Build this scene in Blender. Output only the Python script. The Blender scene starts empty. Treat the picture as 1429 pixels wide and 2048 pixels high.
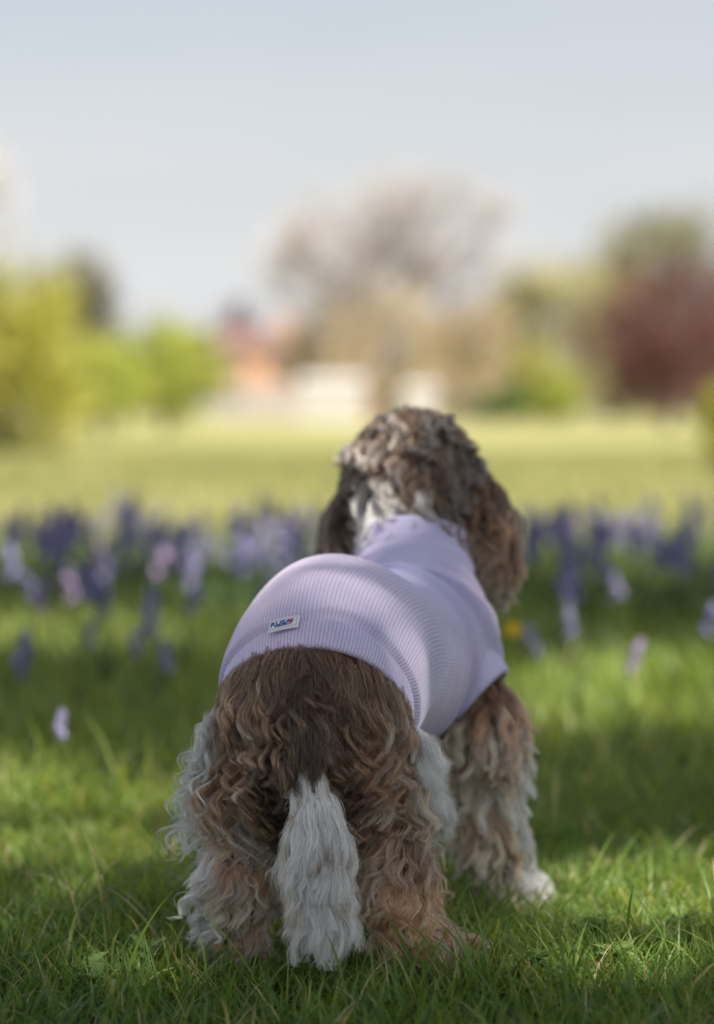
import bpy, bmesh, math, random
import numpy as np
from mathutils import Vector, Matrix

rng = np.random.default_rng(7)
random.seed(7)
scene = bpy.context.scene
COL = scene.collection
R = math.radians

# ------------------------------------------------------------------ camera
CAM_Z = 0.54
cam_d = bpy.data.cameras.new("camera")
cam = bpy.data.objects.new("camera", cam_d)
COL.objects.link(cam)
cam.location = (0, 0, CAM_Z)
cam.rotation_euler = (R(90 - 2.42), 0, 0)
cam_d.sensor_fit = 'VERTICAL'
cam_d.sensor_height = 36.0
cam_d.sensor_width = 24.0
cam_d.lens = 85.0
cam_d.clip_start = 0.05
cam_d.clip_end = 2000
cam_d.dof.use_dof = True
cam_d.dof.focus_distance = 2.235
cam_d.dof.aperture_fstop = 2.4
scene.camera = cam

# ------------------------------------------------------------------ world, sun, exposure
SUN_EL, SUN_AZ = R(52), R(45)          # azimuth measured from -Y (behind the camera) towards +X
S = Vector((math.cos(SUN_EL) * math.sin(SUN_AZ), -math.cos(SUN_EL) * math.cos(SUN_AZ), math.sin(SUN_EL)))
world = bpy.data.worlds.new("World")
scene.world = world
world.use_nodes = True
wn, wl = world.node_tree.nodes, world.node_tree.links
wn.clear()
wo = wn.new("ShaderNodeOutputWorld")
bg = wn.new("ShaderNodeBackground")
sky = wn.new("ShaderNodeTexSky")
sky.sky_type = 'NISHITA'
sky.sun_disc = False
sky.sun_elevation = SUN_EL
sky.sun_rotation = math.atan2(S.x, S.y)
sky.air_density = 1.0
sky.dust_density = 2.0
sky.ozone_density = 1.2
tc = wn.new("ShaderNodeTexCoord")
mp = wn.new("ShaderNodeMapping")
mp.inputs['Scale'].default_value = (1.2, 1.2, 7.0)
mp.inputs['Rotation'].default_value = (0.0, R(9), 0.0)
nz = wn.new("ShaderNodeTexNoise")
nz.inputs['Scale'].default_value = 1.6
nz.inputs['Detail'].default_value = 4
nz.inputs['Roughness'].default_value = 0.5
rmp = wn.new("ShaderNodeMapRange")
rmp.inputs['From Min'].default_value = 0.35
rmp.inputs['From Max'].default_value = 0.70
rmp.inputs['To Min'].default_value = 0.60
rmp.inputs['To Max'].default_value = 0.86
mx = wn.new("ShaderNodeMix")
mx.data_type = 'RGBA'
wl.new(tc.outputs['Generated'], mp.inputs['Vector'])
wl.new(mp.outputs['Vector'], nz.inputs['Vector'])
wl.new(nz.outputs['Fac'], rmp.inputs['Value'])
sp_ = wn.new("ShaderNodeSeparateXYZ"); wl.new(tc.outputs['Generated'], sp_.inputs['Vector'])
hz_ = wn.new("ShaderNodeMapRange"); hz_.inputs['From Min'].default_value = 0.0; hz_.inputs['From Max'].default_value = 0.26
hz_.inputs['To Min'].default_value = 0.30; hz_.inputs['To Max'].default_value = -0.28
wl.new(sp_.outputs['Z'], hz_.inputs['Value'])
ad_ = wn.new("ShaderNodeMath"); ad_.operation = 'ADD'; ad_.use_clamp = True
wl.new(rmp.outputs['Result'], ad_.inputs[0]); wl.new(hz_.outputs['Result'], ad_.inputs[1])
wl.new(ad_.outputs['Value'], mx.inputs['Factor'])
wl.new(sky.outputs['Color'], mx.inputs['A'])
mx.inputs['B'].default_value = (6.75, 6.80, 6.95, 1)     # thin high cloud veil
wl.new(mx.outputs['Result'], bg.inputs['Color'])
bg.inputs['Strength'].default_value = 0.065
wl.new(bg.outputs['Background'], wo.inputs['Surface'])

sun_d = bpy.data.lights.new("sun", 'SUN')
sun_d.energy = 5.0
sun_d.angle = R(0.55)
sun_d.color = (1.0, 0.92, 0.78)
sun = bpy.data.objects.new("sun", sun_d)
COL.objects.link(sun)
sun.rotation_euler = S.to_track_quat('Z', 'Y').to_euler()

scene.view_settings.view_transform = 'Standard'
scene.view_settings.look = 'None'
scene.view_settings.gamma = 1
scene.view_settings.use_curve_mapping = False
scene.view_settings.exposure = 0.86
scene.render.engine = 'CYCLES'
cy = scene.cycles
cy.use_denoising = True
cy.max_bounces = 8
cy.diffuse_bounces = 4
cy.glossy_bounces = 4
cy.transmission_bounces = 6
cy.transparent_max_bounces = 8
cy.use_adaptive_sampling = True
cy.adaptive_threshold = 0.01
scene.cycles_curves.shape = 'RIBBONS'
scene.cycles_curves.subdivisions = 2

# ------------------------------------------------------------------ helpers
FPX = 85.0 / 36.0 * 2048.0
def at(px, py, Y):
    "photo pixel (1429x2048) at ground distance Y -> world point"
    return np.array([(px - 714.5) / FPX * Y, Y, CAM_Z - (py - 820.0) / FPX * Y])

def tag(o, label=None, cat=None, group=None, kind=None):
    if label: o['label'] = label
    if cat: o['category'] = cat
    if group: o['group'] = group
    if kind: o['kind'] = kind
    return o

def empty(name, loc=(0, 0, 0), rz=0):
    o = bpy.data.objects.new(name, None)
    o.empty_display_size = 0.1
    COL.objects.link(o)
    o.location = loc
    o.rotation_euler = (0, 0, rz)
    return o

def link(name, me, mat=None, parent=None):
    o = bpy.data.objects.new(name, me)
    COL.objects.link(o)
    if mat is not None and hasattr(me, 'materials') and len(me.materials) == 0:
        me.materials.append(mat)
    if parent is not None:
        o.parent = parent
    return o

def mesh_np(name, V, F, smooth=True):
    "V (n,3), F (m,k) with constant k"
    V = np.asarray(V, np.float32)
    F = np.asarray(F, np.int32)
    k = F.shape[1]
    me = bpy.data.meshes.new(name)
    me.vertices.add(len(V))
    me.vertices.foreach_set("co", V.ravel())
    me.loops.add(F.size)
    me.loops.foreach_set("vertex_index", F.ravel())
    me.polygons.add(len(F))
    me.polygons.foreach_set("loop_start", np.arange(0, F.size, k, dtype=np.int32))
    me.polygons.foreach_set("loop_total", np.full(len(F), k, np.int32))
    me.polygons.foreach_set("use_smooth", np.full(len(F), smooth, bool))
    me.update(calc_edges=True)
    me.validate()
    return me

def add_attr(me, name, data, dtype='FLOAT', domain='POINT'):
    a = me.attributes.new(name, dtype, domain)
    key = 'value' if dtype == 'FLOAT' else 'color'
    a.data.foreach_set(key, np.asarray(data, np.float32).ravel())

def new_mat(name):
    m = bpy.data.materials.new(name)
    m.use_nodes = True
    nt = m.node_tree
    b = nt.nodes.get("Principled BSDF")
    return m, nt, b

def noise_mat(name, c1, c2, scale=8, rough=0.8, detail=4, bump=0.0, spec=0.3, coord='Object', c3=None):
    m, nt, b = new_mat(name)
    n = nt.nodes
    t = n.new("ShaderNodeTexCoord")
    z = n.new("ShaderNodeTexNoise")
    z.inputs['Scale'].default_value = scale
    z.inputs['Detail'].default_value = detail
    r = n.new("ShaderNodeValToRGB")
    r.color_ramp.elements[0].position = 0.3
    r.color_ramp.elements[1].position = 0.7
    r.color_ramp.elements[0].color = (*c1, 1)
    r.color_ramp.elements[1].color = (*c2, 1)
    if c3:
        e = r.color_ramp.elements.new(0.5); e.color = (*c3, 1)
    nt.links.new(t.outputs[coord], z.inputs['Vector'])
    nt.links.new(z.outputs['Fac'], r.inputs['Fac'])
    nt.links.new(r.outputs['Color'], b.inputs['Base Color'])
    b.inputs['Roughness'].default_value = rough
    b.inputs['Specular IOR Level'].default_value = spec
    if bump:
        bp = n.new("ShaderNodeBump")
        bp.inputs['Strength'].default_value = bump
        bp.inputs['Distance'].default_value = 0.02
        nt.links.new(z.outputs['Fac'], bp.inputs['Height'])
        nt.links.new(bp.outputs['Normal'], b.inputs['Normal'])
    return m

def leaf_mat(name, stops, trans=0.35, rough=0.5, spec=0.3, tcol=(1, 1, 1, 1)):
    "leaf / blade material: colour from the per-vertex 'tint' value, thin and translucent"
    m, nt, b = new_mat(name)
    n, l = nt.nodes, nt.links
    a = n.new("ShaderNodeAttribute"); a.attribute_name = 'tint'
    r = n.new("ShaderNodeValToRGB")
    els = r.color_ramp.elements
    els[0].position, els[0].color = stops[0][0], (*stops[0][1], 1)
    els[1].position, els[1].color = stops[-1][0], (*stops[-1][1], 1)
    for p, c in stops[1:-1]:
        e = els.new(p); e.color = (*c, 1)
    l.new(a.outputs['Fac'], r.inputs['Fac'])
    l.new(r.outputs['Color'], b.inputs['Base Color'])
    b.inputs['Roughness'].default_value = rough
    b.inputs['Specular IOR Level'].default_value = spec
    tr = n.new("ShaderNodeBsdfTranslucent")
    gm_ = n.new("ShaderNodeMix"); gm_.data_type = 'RGBA'; gm_.blend_type = 'MULTIPLY'; gm_.inputs['Factor'].default_value = 1.0
    l.new(r.outputs['Color'], gm_.inputs['A']); gm_.inputs['B'].default_value = tcol
    l.new(gm_.outputs['Result'], tr.inputs['Color'])
    mxs = n.new("ShaderNodeMixShader")
    mxs.inputs['Fac'].default_value = trans
    out = n.get("Material Output")
    l.new(b.outputs['BSDF'], mxs.inputs[1]); l.new(tr.outputs['BSDF'], mxs.inputs[2])
    l.new(mxs.outputs['Shader'], out.inputs['Surface'])
    return m

def unit(v):
    return v / np.maximum(np.linalg.norm(v, axis=-1, keepdims=True), 1e-9)

def tube(path, radii, nsides=8, cap=True):
    "swept tube, returns verts, quads"
    P = np.asarray(path, float); n = len(P)
    T = unit(np.gradient(P, axis=0))
    ref = np.array([0.31, 0.2, 0.93]) if abs(T[0][2]) < 0.8 else np.array([1.0, 0.1, 0])
    V = []
    for i in range(n):
        a = unit(np.cross(T[i], ref)); b = np.cross(T[i], a)
        th = np.arange(nsides) / nsides * 2 * np.pi
        V.append(P[i] + radii[i] * (np.cos(th)[:, None] * a + np.sin(th)[:, None] * b))
    V = np.concatenate(V)
    F = []
    for i in range(n - 1):
        for j in range(nsides):
            k = (j + 1) % nsides
            F.append((i * nsides + j, i * nsides + k, (i + 1) * nsides + k, (i + 1) * nsides + j))
    return V, np.array(F)

class MB:
    "collects quads, links them as one mesh"
    def __init__(s): s.V = []; s.F = []; s.T = []; s.n = 0
    def add(s, V, F, tint=0.5):
        V = np.asarray(V, float); F = np.asarray(F, int)
        s.V.append(V); s.F.append(F + s.n); s.n += len(V)
        s.T.append(np.full(len(V), tint) if np.isscalar(tint) else np.asarray(tint))
    def box(s, lo, hi, tint=0.5):
        x0, y0, z0 = lo; x1, y1, z1 = hi
        V = [(x0,y0,z0),(x1,y0,z0),(x1,y1,z0),(x0,y1,z0),(x0,y0,z1),(x1,y0,z1),(x1,y1,z1),(x0,y1,z1)]
        F = [(0,3,2,1),(4,5,6,7),(0,1,5,4),(1,2,6,5),(2,3,7,6),(3,0,4,7)]
        s.add(V, F, tint)
    def build(s, name, mat, parent=None, smooth=False):
        me = mesh_np(name, np.concatenate(s.V), np.concatenate(s.F), smooth)
        add_attr(me, 'tint', np.concatenate(s.T))
        return link(name, me, mat, parent)

def blades(base, height, width, lean, heading, curl, nseg=3, tint=None, twist=None):
    "vectorised grass blades -> V, F(quads, the tip quad degenerates to a very thin end), tint"
    n = len(base)
    t = np.linspace(0, 1, nseg + 1)
    hd = np.stack([np.cos(heading), np.sin(heading), np.zeros(n)], 1)
    sd = np.stack([-np.sin(heading), np.cos(heading), np.zeros(n)], 1)
    if twist is not None:
        c, s_ = np.cos(twist)[:, None], np.sin(twist)[:, None]
        sd = sd * c + hd * s_
    V = np.zeros((n, nseg + 1, 2, 3)); 
    for i, tt in enumerate(t):
        ang = lean + curl * tt
        # integrate approx
        hor = height * (np.sin(lean + curl * tt * 0.5) * tt)
        ver = height * (np.cos(lean + curl * tt * 0.5) * tt)
        c = base + hd * hor[:, None] + np.array([0, 0, 1.0]) * ver[:, None]
        w = width * (1 - tt ** 2.2) * 0.5 + 0.00012
        w = w * (0.65 + 0.35 * min(1, tt * 4))
        V[:, i, 0] = c - sd * w[:, None]
        V[:, i, 1] = c + sd * w[:, None]
    V = V.reshape(-1, 3)
    b = np.arange(n)[:, None] * (2 * (nseg + 1))
    F = []
    for i in range(nseg):
        F.append(np.stack([b[:, 0] + 2*i, b[:, 0] + 2*i + 1, b[:, 0] + 2*i + 3, b[:, 0] + 2*i + 2], 1))
    F = np.concatenate(F)
    T = np.repeat(tint if tint is not None else rng.random(n), 2 * (nseg + 1))
    return V, F, T

def vnoise(P, seed=0):
    "cheap smooth pseudo-noise in -1..1 from summed sines"
    r = np.random.default_rng(seed)
    out = 0
    for k in range(6):
        d = r.normal(size=P.shape[-1]); ph = r.random() * 6.28
        out = out + np.sin(P @ d + ph)
    return out / 3.2

# ------------------------------------------------------------------ terrain
def ground_z(x, y):
    x = np.asarray(x, float); y = np.asarray(y, float)
    P = np.stack([x, y], -1)
    near = 0.008 * vnoise(P * 3.1, 3) + 0.004 * vnoise(P * 9.0, 4)
    far = 0.05 * vnoise(P * 0.35, 5) * np.clip((y - 9) / 12, 0, 1)
    return near * np.clip(1.6 - np.abs(y - 3) / 12, 0, 1) + far - 0.004

def axis(segs):
    out = [np.linspace(a, b, n, endpoint=False) for a, b, n in segs]
    return np.concatenate(out + [np.array([segs[-1][1]])])
gx = axis([(-700, -60, 16), (-60, -6, 27), (-6, -1.5, 18), (-1.5, 1.5, 100), (1.5, 6, 18), (6, 60, 27), (60, 700, 16)])
gy = axis([(-60, 0, 20), (0, 1.8, 10), (1.8, 5, 110), (5, 12, 50), (12, 60, 60), (60, 900, 30)])
GX, GY = np.meshgrid(gx, gy)
GZ = ground_z(GX, GY)
Vg = np.stack([GX.ravel(), GY.ravel(), GZ.ravel()], 1)
nx_, ny_ = len(gx), len(gy)
ii = np.arange((ny_ - 1) * nx_).reshape(ny_ - 1, nx_)[:, :-1].ravel()
Fg = np.stack([ii, ii + 1, ii + 1 + nx_, ii + nx_], 1)

gm, nt, b = new_mat("meadow_ground")
n, l = nt.nodes, nt.links
geo = n.new("ShaderNodeNewGeometry")
sep = n.new("ShaderNodeSeparateXYZ"); l.new(geo.outputs['Position'], sep.inputs['Vector'])
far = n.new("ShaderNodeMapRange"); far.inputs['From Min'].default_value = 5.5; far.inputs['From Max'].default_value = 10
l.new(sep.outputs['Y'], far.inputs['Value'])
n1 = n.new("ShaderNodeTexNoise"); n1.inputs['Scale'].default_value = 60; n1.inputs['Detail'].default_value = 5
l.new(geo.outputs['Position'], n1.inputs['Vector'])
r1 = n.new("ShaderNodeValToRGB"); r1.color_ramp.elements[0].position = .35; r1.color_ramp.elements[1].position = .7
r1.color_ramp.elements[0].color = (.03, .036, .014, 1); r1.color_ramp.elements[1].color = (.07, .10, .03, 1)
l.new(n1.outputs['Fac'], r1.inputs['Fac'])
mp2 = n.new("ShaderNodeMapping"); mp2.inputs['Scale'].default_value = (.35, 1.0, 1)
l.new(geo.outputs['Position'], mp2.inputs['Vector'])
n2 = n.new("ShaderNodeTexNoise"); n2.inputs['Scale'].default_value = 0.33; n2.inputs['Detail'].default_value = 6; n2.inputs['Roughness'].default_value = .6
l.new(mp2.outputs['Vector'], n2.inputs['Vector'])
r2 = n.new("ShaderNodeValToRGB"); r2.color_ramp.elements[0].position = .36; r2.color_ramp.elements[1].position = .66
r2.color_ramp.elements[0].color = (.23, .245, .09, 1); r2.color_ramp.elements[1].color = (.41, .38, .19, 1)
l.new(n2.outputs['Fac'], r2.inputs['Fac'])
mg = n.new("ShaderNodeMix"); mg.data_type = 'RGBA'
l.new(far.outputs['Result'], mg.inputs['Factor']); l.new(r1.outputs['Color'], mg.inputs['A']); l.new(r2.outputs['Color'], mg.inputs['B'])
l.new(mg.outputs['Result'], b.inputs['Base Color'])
b.inputs['Roughness'].default_value = 1.0; b.inputs['Specular IOR Level'].default_value = 0.05
bp = n.new("ShaderNodeBump"); bp.inputs['Strength'].default_value = .6; bp.inputs['Distance'].default_value = .02
l.new(n1.outputs['Fac'], bp.inputs['Height']); l.new(bp.outputs['Normal'], b.inputs['Normal'])
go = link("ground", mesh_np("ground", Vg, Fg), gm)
tag(go, kind='structure')

# ------------------------------------------------------------------ background trees and houses
bark = noise_mat("bark", (.05, .04, .03), (.12, .10, .08), 6, .9, bump=.5)
pale_bark = noise_mat("pale_twig_bark", (.22, .19, .19), (.34, .30, .30), 4, .9)

def crown_mesh(cen, rad, n_leaf, leaf, seed, n_clump=40, hollow=.45, shape=None, skirt=0.0):
    "leaf quads gathered in clumps through an uneven ellipsoid"
    r = np.random.default_rng(seed)
    cen = np.array(cen, float); rad = np.array(rad, float)
    d = unit(r.normal(size=(n_clump, 3)))
    if skirt: d[:, 2] = np.abs(d[:, 2]) * (1 - skirt) + d[:, 2] * skirt
    rr = (hollow + (1 - hollow) * r.random(n_clump)) ** .7
    lump = 1 + .22 * vnoise(d * 2.3, seed + 1)
    cc = cen + d * rr[:, None] * rad * lump[:, None]
    cs = (.16 + .17 * r.random(n_clump))
    idx = r.integers(0, n_clump, n_leaf)
    p = cc[idx] + r.normal(size=(n_leaf, 3)) * cs[idx][:, None] * rad * .62
    p[:, 2] = np.maximum(p[:, 2], 0.05)
    a = unit(r.normal(size=(n_leaf, 3))); b_ = unit(np.cross(a, r.normal(size=(n_leaf, 3))))
    s = leaf * (.6 + .8 * r.random(n_leaf))[:, None]
    V = np.stack([p - a * s, p + b_ * s * .55, p + a * s, p - b_ * s * .55], 1).reshape(-1, 3)
    F = np.arange(n_leaf * 4).reshape(-1, 4)
    clump_t = r.random(n_clump)
    T = np.repeat(np.clip(.65 * clump_t[idx] + .35 * r.random(n_leaf), 0, 1), 4)
    return V, F, T

def leafy_tree(name, label, cat, px, Y, top_py, width_px, mat, n_leaf=3500, leaf=.12, seed=1, group=None,
               low=0.12, n_clump=46, depth=1.0, trunk_r=None, skirt=0.0, hollow=.45):
    X = (px - 714.5) / FPX * Y
    H = CAM_Z + (820 - top_py) / FPX * Y
    W = width_px / FPX * Y / 2
    root = empty(name, (X, Y, float(ground_z(X, Y))))
    tag(root, label, cat, group)
    z0 = H * low
    cz = (z0 + H) / 2; rz = (H - z0) / 2
    V, F, T = crown_mesh((0, 0, cz), (W * .86, W * depth * .86, rz * .88), n_leaf, leaf, seed, n_clump, hollow=hollow, skirt=skirt)
    me = mesh_np("crown", V, F, False); add_attr(me, 'tint', T)
    link("crown", me, mat, root)
    tr = trunk_r or H * .028
    mb = MB()
    path = [(0, 0, -.1), (.02 * H, 0, H * .25), (-.01 * H, .01 * H, H * .5), (.01 * H, 0, H * .8)]
    mb.add(*tube(path, [tr * 1.3, tr, tr * .7, tr * .2], 8))
    r = np.random.default_rng(seed + 99)
    for k in range(6):
        a = r.random() * 6.28; z = H * (.25 + .4 * r.random())
        e = np.array([math.cos(a) * W * .6, math.sin(a) * W * .6, z + H * .22])
        mb.add(*tube([(0, 0, z), e * np.array([.5, .5, 1]) - np.array([0, 0, H * .08]), e], [tr * .5, tr * .35, tr * .1], 6))
    mb.build("trunk", pale_bark if mat.name.startswith("tan") else bark, root, True)
    return root

def bare_tree(name, label, px, Y, top_py, width_px, mat, seed=3, depth=5, twigs=2200, group=None, bud=None):
    X = (px - 714.5) / FPX * Y
    H = CAM_Z + (820 - top_py) / FPX * Y
    W = width_px / FPX * Y / 2
    root = empty(name, (X, Y, float(ground_z(X, Y))))
    tag(root, label, 'tree', group)
    r = np.random.default_rng(seed)
    tr = H * .03
    limbs = MB(); tips = []
    limbs.add(*tube([(0, 0, -.1), (.01 * H, 0, .2 * H), (0, .01 * H, .42 * H)], [tr * 1.4, tr, tr * .8], 8))
    def grow(p, d, ln, rad, lev):
        q = p + d * ln
        m = (p + q) / 2 + r.normal(size=3) * ln * .06
        limbs.add(*tube([p, m, q], [rad, rad * .8, rad * .6], 5 if lev > 1 else 6))
        tips.append((q, d, ln))
        if lev >= 4: return
        for _ in range(3 if lev > 0 else 4):
            nd = unit(d + r.normal(size=3) * .55 + np.array([0, 0, .12]))
            grow(q, nd, ln * (.66 + .2 * r.random()), rad * .6, lev + 1)
    for k in range(7):
        a = k / 7 * 6.28 + r.random() * .5
        zz = H * (.14 + .28 * k / 7)
        grow(np.array([0, 0, zz]), unit(np.array([math.cos(a) * .8, math.sin(a) * .8, .75 + .3 * r.random()])), H * .17, tr * .5, 0)
    # fit limbs into the crown outline
    V = np.concatenate(limbs.V)
    ext = np.percentile(np.abs(V[:, 0]), 98); topz = np.percentile(V[:, 2], 99.5)
    sc = np.array([W * .88 / ext, W * .88 / ext, H * .96 / topz])
    V = V * sc
    me = mesh_np("trunk", V, np.concatenate(limbs.F), True); add_attr(me, 'tint', np.concatenate(limbs.T))
    link("trunk", me, pale_bark, root)
    tip = np.array([t[0] for t in tips]) * sc; td = np.array([t[1] for t in tips])
    idx = r.integers(0, len(tip), twigs)
    base = tip[idx] + r.normal(size=(twigs, 3)) * H * .02
    dd = unit(td[idx] + r.normal(size=(twigs, 3)) * .7)
    ln = H * (.035 + .06 * r.random(twigs))[:, None]
    sd = unit(np.cross(dd, r.normal(size=(twigs, 3)))) * H * .0016
    V = np.stack([base - sd, base + sd, base + dd * ln + sd * .4, base + dd * ln - sd * .4], 1).reshape(-1, 3)
    me = mesh_np("twigs", V, np.arange(twigs * 4).reshape(-1, 4), False); add_attr(me, 'tint', np.repeat(r.random(twigs), 4))
    tw = link("twigs", me, mat, root)
    return root

M_yel = leaf_mat("yellow_green_leaf", [(0, (.25, .27, .05)), (.5, (.44, .43, .08)), (1, (.62, .55, .14))], .3)
M_lime = leaf_mat("lime_leaf", [(0, (.25, .30, .06)), (.5, (.42, .47, .09)), (1, (.58, .58, .16))], .3)
M_dark = leaf_mat("dark_evergreen_leaf", [(0, (.09, .09, .06)), (.5, (.17, .16, .10)), (1, (.27, .25, .15))], .15)
M_olive = leaf_mat("olive_leaf", [(0, (.30, .29, .15)), (.5, (.44, .41, .22)), (1, (.58, .54, .32))], .25)  # pale background leaf colours stand in for warm haze in the air
M_moss = leaf_mat("moss_olive_leaf", [(0, (.13, .13, .06)), (.5, (.22, .21, .10)), (1, (.33, .31, .16))], .2)
M_tan = leaf_mat("tan_budding_leaf", [(0, (.32, .25, .17)), (.5, (.48, .39, .26)), (1, (.62, .53, .36))], .25)
M_copper = leaf_mat("copper_leaf", [(0, (.085, .034, .038)), (.5, (.155, .065, .066)), (1, (.26, .12, .115))], .2)
M_twig = leaf_mat("bare_twig", [(0, (.50, .46, .47)), (1, (.66, .62, .63))], .0, .9)
M_plum = leaf_mat("plum_leaf", [(0, (.10, .05, .06)), (1, (.2, .10, .11))], .2)
M_green = leaf_mat("fresh_green_leaf", [(0, (.05, .10, .03)), (1, (.12, .2, .05))], .25)

leafy_tree("shrub", "large yellow green leafy bush at the left edge of the meadow", "bush", 0, 30, 490, 420, M_yel, 9000, .05, 11, low=-.08, n_clump=80, trunk_r=.05)
leafy_tree("tree", "rounded lime green tree right of the big yellow bush", "tree", 330, 60, 612, 245, M_lime, 5000, .08, 12, low=.10, n_clump=60)
leafy_tree("shrub", "low lime bush filling the gap between yellow bush and lime tree", "bush", 200, 45, 660, 200, M_lime, 2600, .06, 13, low=.02)
leafy_tree("tree", "dark evergreen tree behind the yellow bush", "tree", 175, 120, 500, 165, M_dark, 4500, .15, 14, low=.05, n_clump=60)
leafy_tree("tree", "small dark evergreen tree left of the dark tree behind yellow bush", "tree", 75, 115, 520, 110, M_dark, 2500, .15, 15, low=.05)
bare_tree("bare_tree", "grey bare tree whose crown enters the top left edge", -215, 60, 235, 530, M_twig, 21, twigs=5200)
bare_tree("bare_tree", "tall bare lilac grey tree in the middle of the tree line", 770, 115, 350, 520, M_twig, 5, twigs=5200)
leafy_tree("tree", "tan budding tree at the foot of the tall bare tree", "tree", 790, 105, 560, 300, M_tan, 4200, .13, 31, low=.03, n_clump=60)
leafy_tree("tree", "tan budding tree left of the tall bare tree, beside the brick house", "tree", 640, 118, 600, 190, M_tan, 2600, .13, 32, low=.1)
leafy_tree("tree", "tan and olive tree right of the tall bare tree", "tree", 945, 108, 585, 240, M_tan, 3200, .13, 33, low=.02)
leafy_tree("tree", "plum coloured small tree rising behind the brick house", "tree", 470, 172, 612, 125, M_plum, 2600, .17, 34, low=.2)
leafy_tree("tree", "olive green tree between tan trees and copper beech", "tree", 1090, 112, 500, 350, M_olive, 7500, .14, 35, low=.03, n_clump=60)
leafy_tree("tree", "tall dark olive tree behind the copper beech at right edge", "tree", 1400, 125, 385, 460, M_moss, 8000, .16, 36, low=.05, n_clump=60)
leafy_tree("tree", "grey olive tree between olive tree and tall dark tree", "tree", 1225, 130, 450, 260, M_olive, 4500, .15, 37, low=.05)
leafy_tree("copper_beech", "broad copper beech with dark purple red crown at right", "tree", 1335, 68, 520, 430, M_copper, 9000, .085, 38, low=.06, n_clump=90, hollow=.3)
leafy_tree("shrub", "yellow green bush cut off by the right edge", "bush", 1455, 20, 745, 130, M_yel, 1800, .035, 39, low=.02, trunk_r=.015)
leafy_tree("shrub", "dark green shrub in front of the olive tree", "bush", 1000, 96, 770, 130, M_green, 1500, .1, 40, low=.02)
leafy_tree("shrub", "pale yellow flowering bush beside the copper beech", "bush", 1068, 98, 680, 110, M_yel, 1600, .1, 41, low=.02)
leafy_tree("shrub", "tan hedge bush behind the white hut", "bush", 900, 100, 735, 190, M_tan, 2200, .1, 42, low=.02)
leafy_tree("shrub", "lime bush left of the dark green shrub", "bush", 1120, 90, 745, 110, M_lime, 1600, .1, 43, low=.02)
for k in range(16):
    px = -250 + k * 125
    leafy_tree("distant_tree", ("olive" if k % 2 else "tan") + " distant tree of the pale tree line on the horizon", "tree", px, 205 + 12 * (k % 3), 735 - 18 * ((k * 7) % 4), 190,
               M_olive if k % 2 else M_tan, 900, .4, 60 + k, "distant trees along the horizon", low=.0)

# houses
M_brick = noise_mat("salmon_brick", (.56, .30, .20), (.68, .42, .30), 3, .9, bump=.2)
M_render = noise_mat("white_render", (.48, .46, .45), (.56, .54, .53), 2, .8)
M_roof = noise_mat("brown_tile", (.17, .11, .10), (.26, .17, .15), 4, .9, bump=.3)
M_pane = noise_mat("window_pane", (.03, .04, .05), (.06, .07, .08), 2, .15, spec=.6)
M_canvas = noise_mat("white_canvas", (.48, .46, .45), (.56, .54, .53), 1, .7)

M_pale = noise_mat("pale_pink_render", (.34, .28, .27), (.42, .36, .35), 2, .8)
def house(name, label, px0, px1, Y, eave_py, ridge_py, split_py, windows, upper, lower, depth=7):
    x0 = (px0 - 714.5) / FPX * Y; x1 = (px1 - 714.5) / FPX * Y
    zf = lambda py: CAM_Z - (py - 820) / FPX * Y
    ze, zr, zs = zf(eave_py), zf(ridge_py), zf(split_py)
    root = empty(name, ((x0 + x1) / 2, Y, 0)); tag(root, label, 'house')
    w = (x1 - x0) / 2
    mb = MB(); mb.box((-w, 0, -.2), (w, depth, zs)); mb.build("lower_wall", lower, root)
    mb = MB(); mb.box((-w + .03, .03, zs), (w - .03, depth - .03, ze)); mb.build("upper_wall", upper, root)
    V = [(-w - .3, -.4, ze), (w + .3, -.4, ze), (w + .3, depth / 2, zr), (-w - .3, depth / 2, zr), (w + .3, depth + .4, ze), (-w - .3, depth + .4, ze)]
    mb = MB(); mb.add(V, [(0, 1, 2, 3), (3, 2, 4, 5), (0, 3, 5, 5), (1, 4, 2, 2), (0, 5, 4, 1)])
    rf = mb.build("roof", M_roof, root)
    mb = MB(); mb.box((w * .5, depth / 2 - .4, zr - .6), (w * .5 + .8, depth / 2 + .4, zr + 1.0)); mb.build("chimney", M_brick, rf)
    for (cx, cz, ww, hh) in windows:
        mb = MB(); mb.box((cx - ww / 2, -.06, cz - hh / 2), (cx + ww / 2, .05, cz + hh / 2)); f = mb.build("window", M_render, root)
        for s in (-1, 1):
            mb = MB(); mb.box((cx + (s * .25 - .2) * ww, -.09, cz - hh * .4), (cx + (s * .25 + .2) * ww, -.055, cz + hh * .4)); mb.build("pane", M_pane, f)
    return root
house("brick_house", "salmon brick house with white lower wall beside the lime tree", 432, 600, 150, 700, 655, 768,
      [(-1.3, 3.1, 1.0, .9), (1.3, 3.1, 1.0, .9), (-1.4, 1.2, 1.1, .9)], M_brick, M_pale)
house("brick_house", "salmon brick house behind the long white hut", 655, 745, 160, 705, 662, 800,
      [(-.8, 2.6, .8, .9), (.8, 2.6, .8, .9)], M_brick, M_brick)

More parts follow.
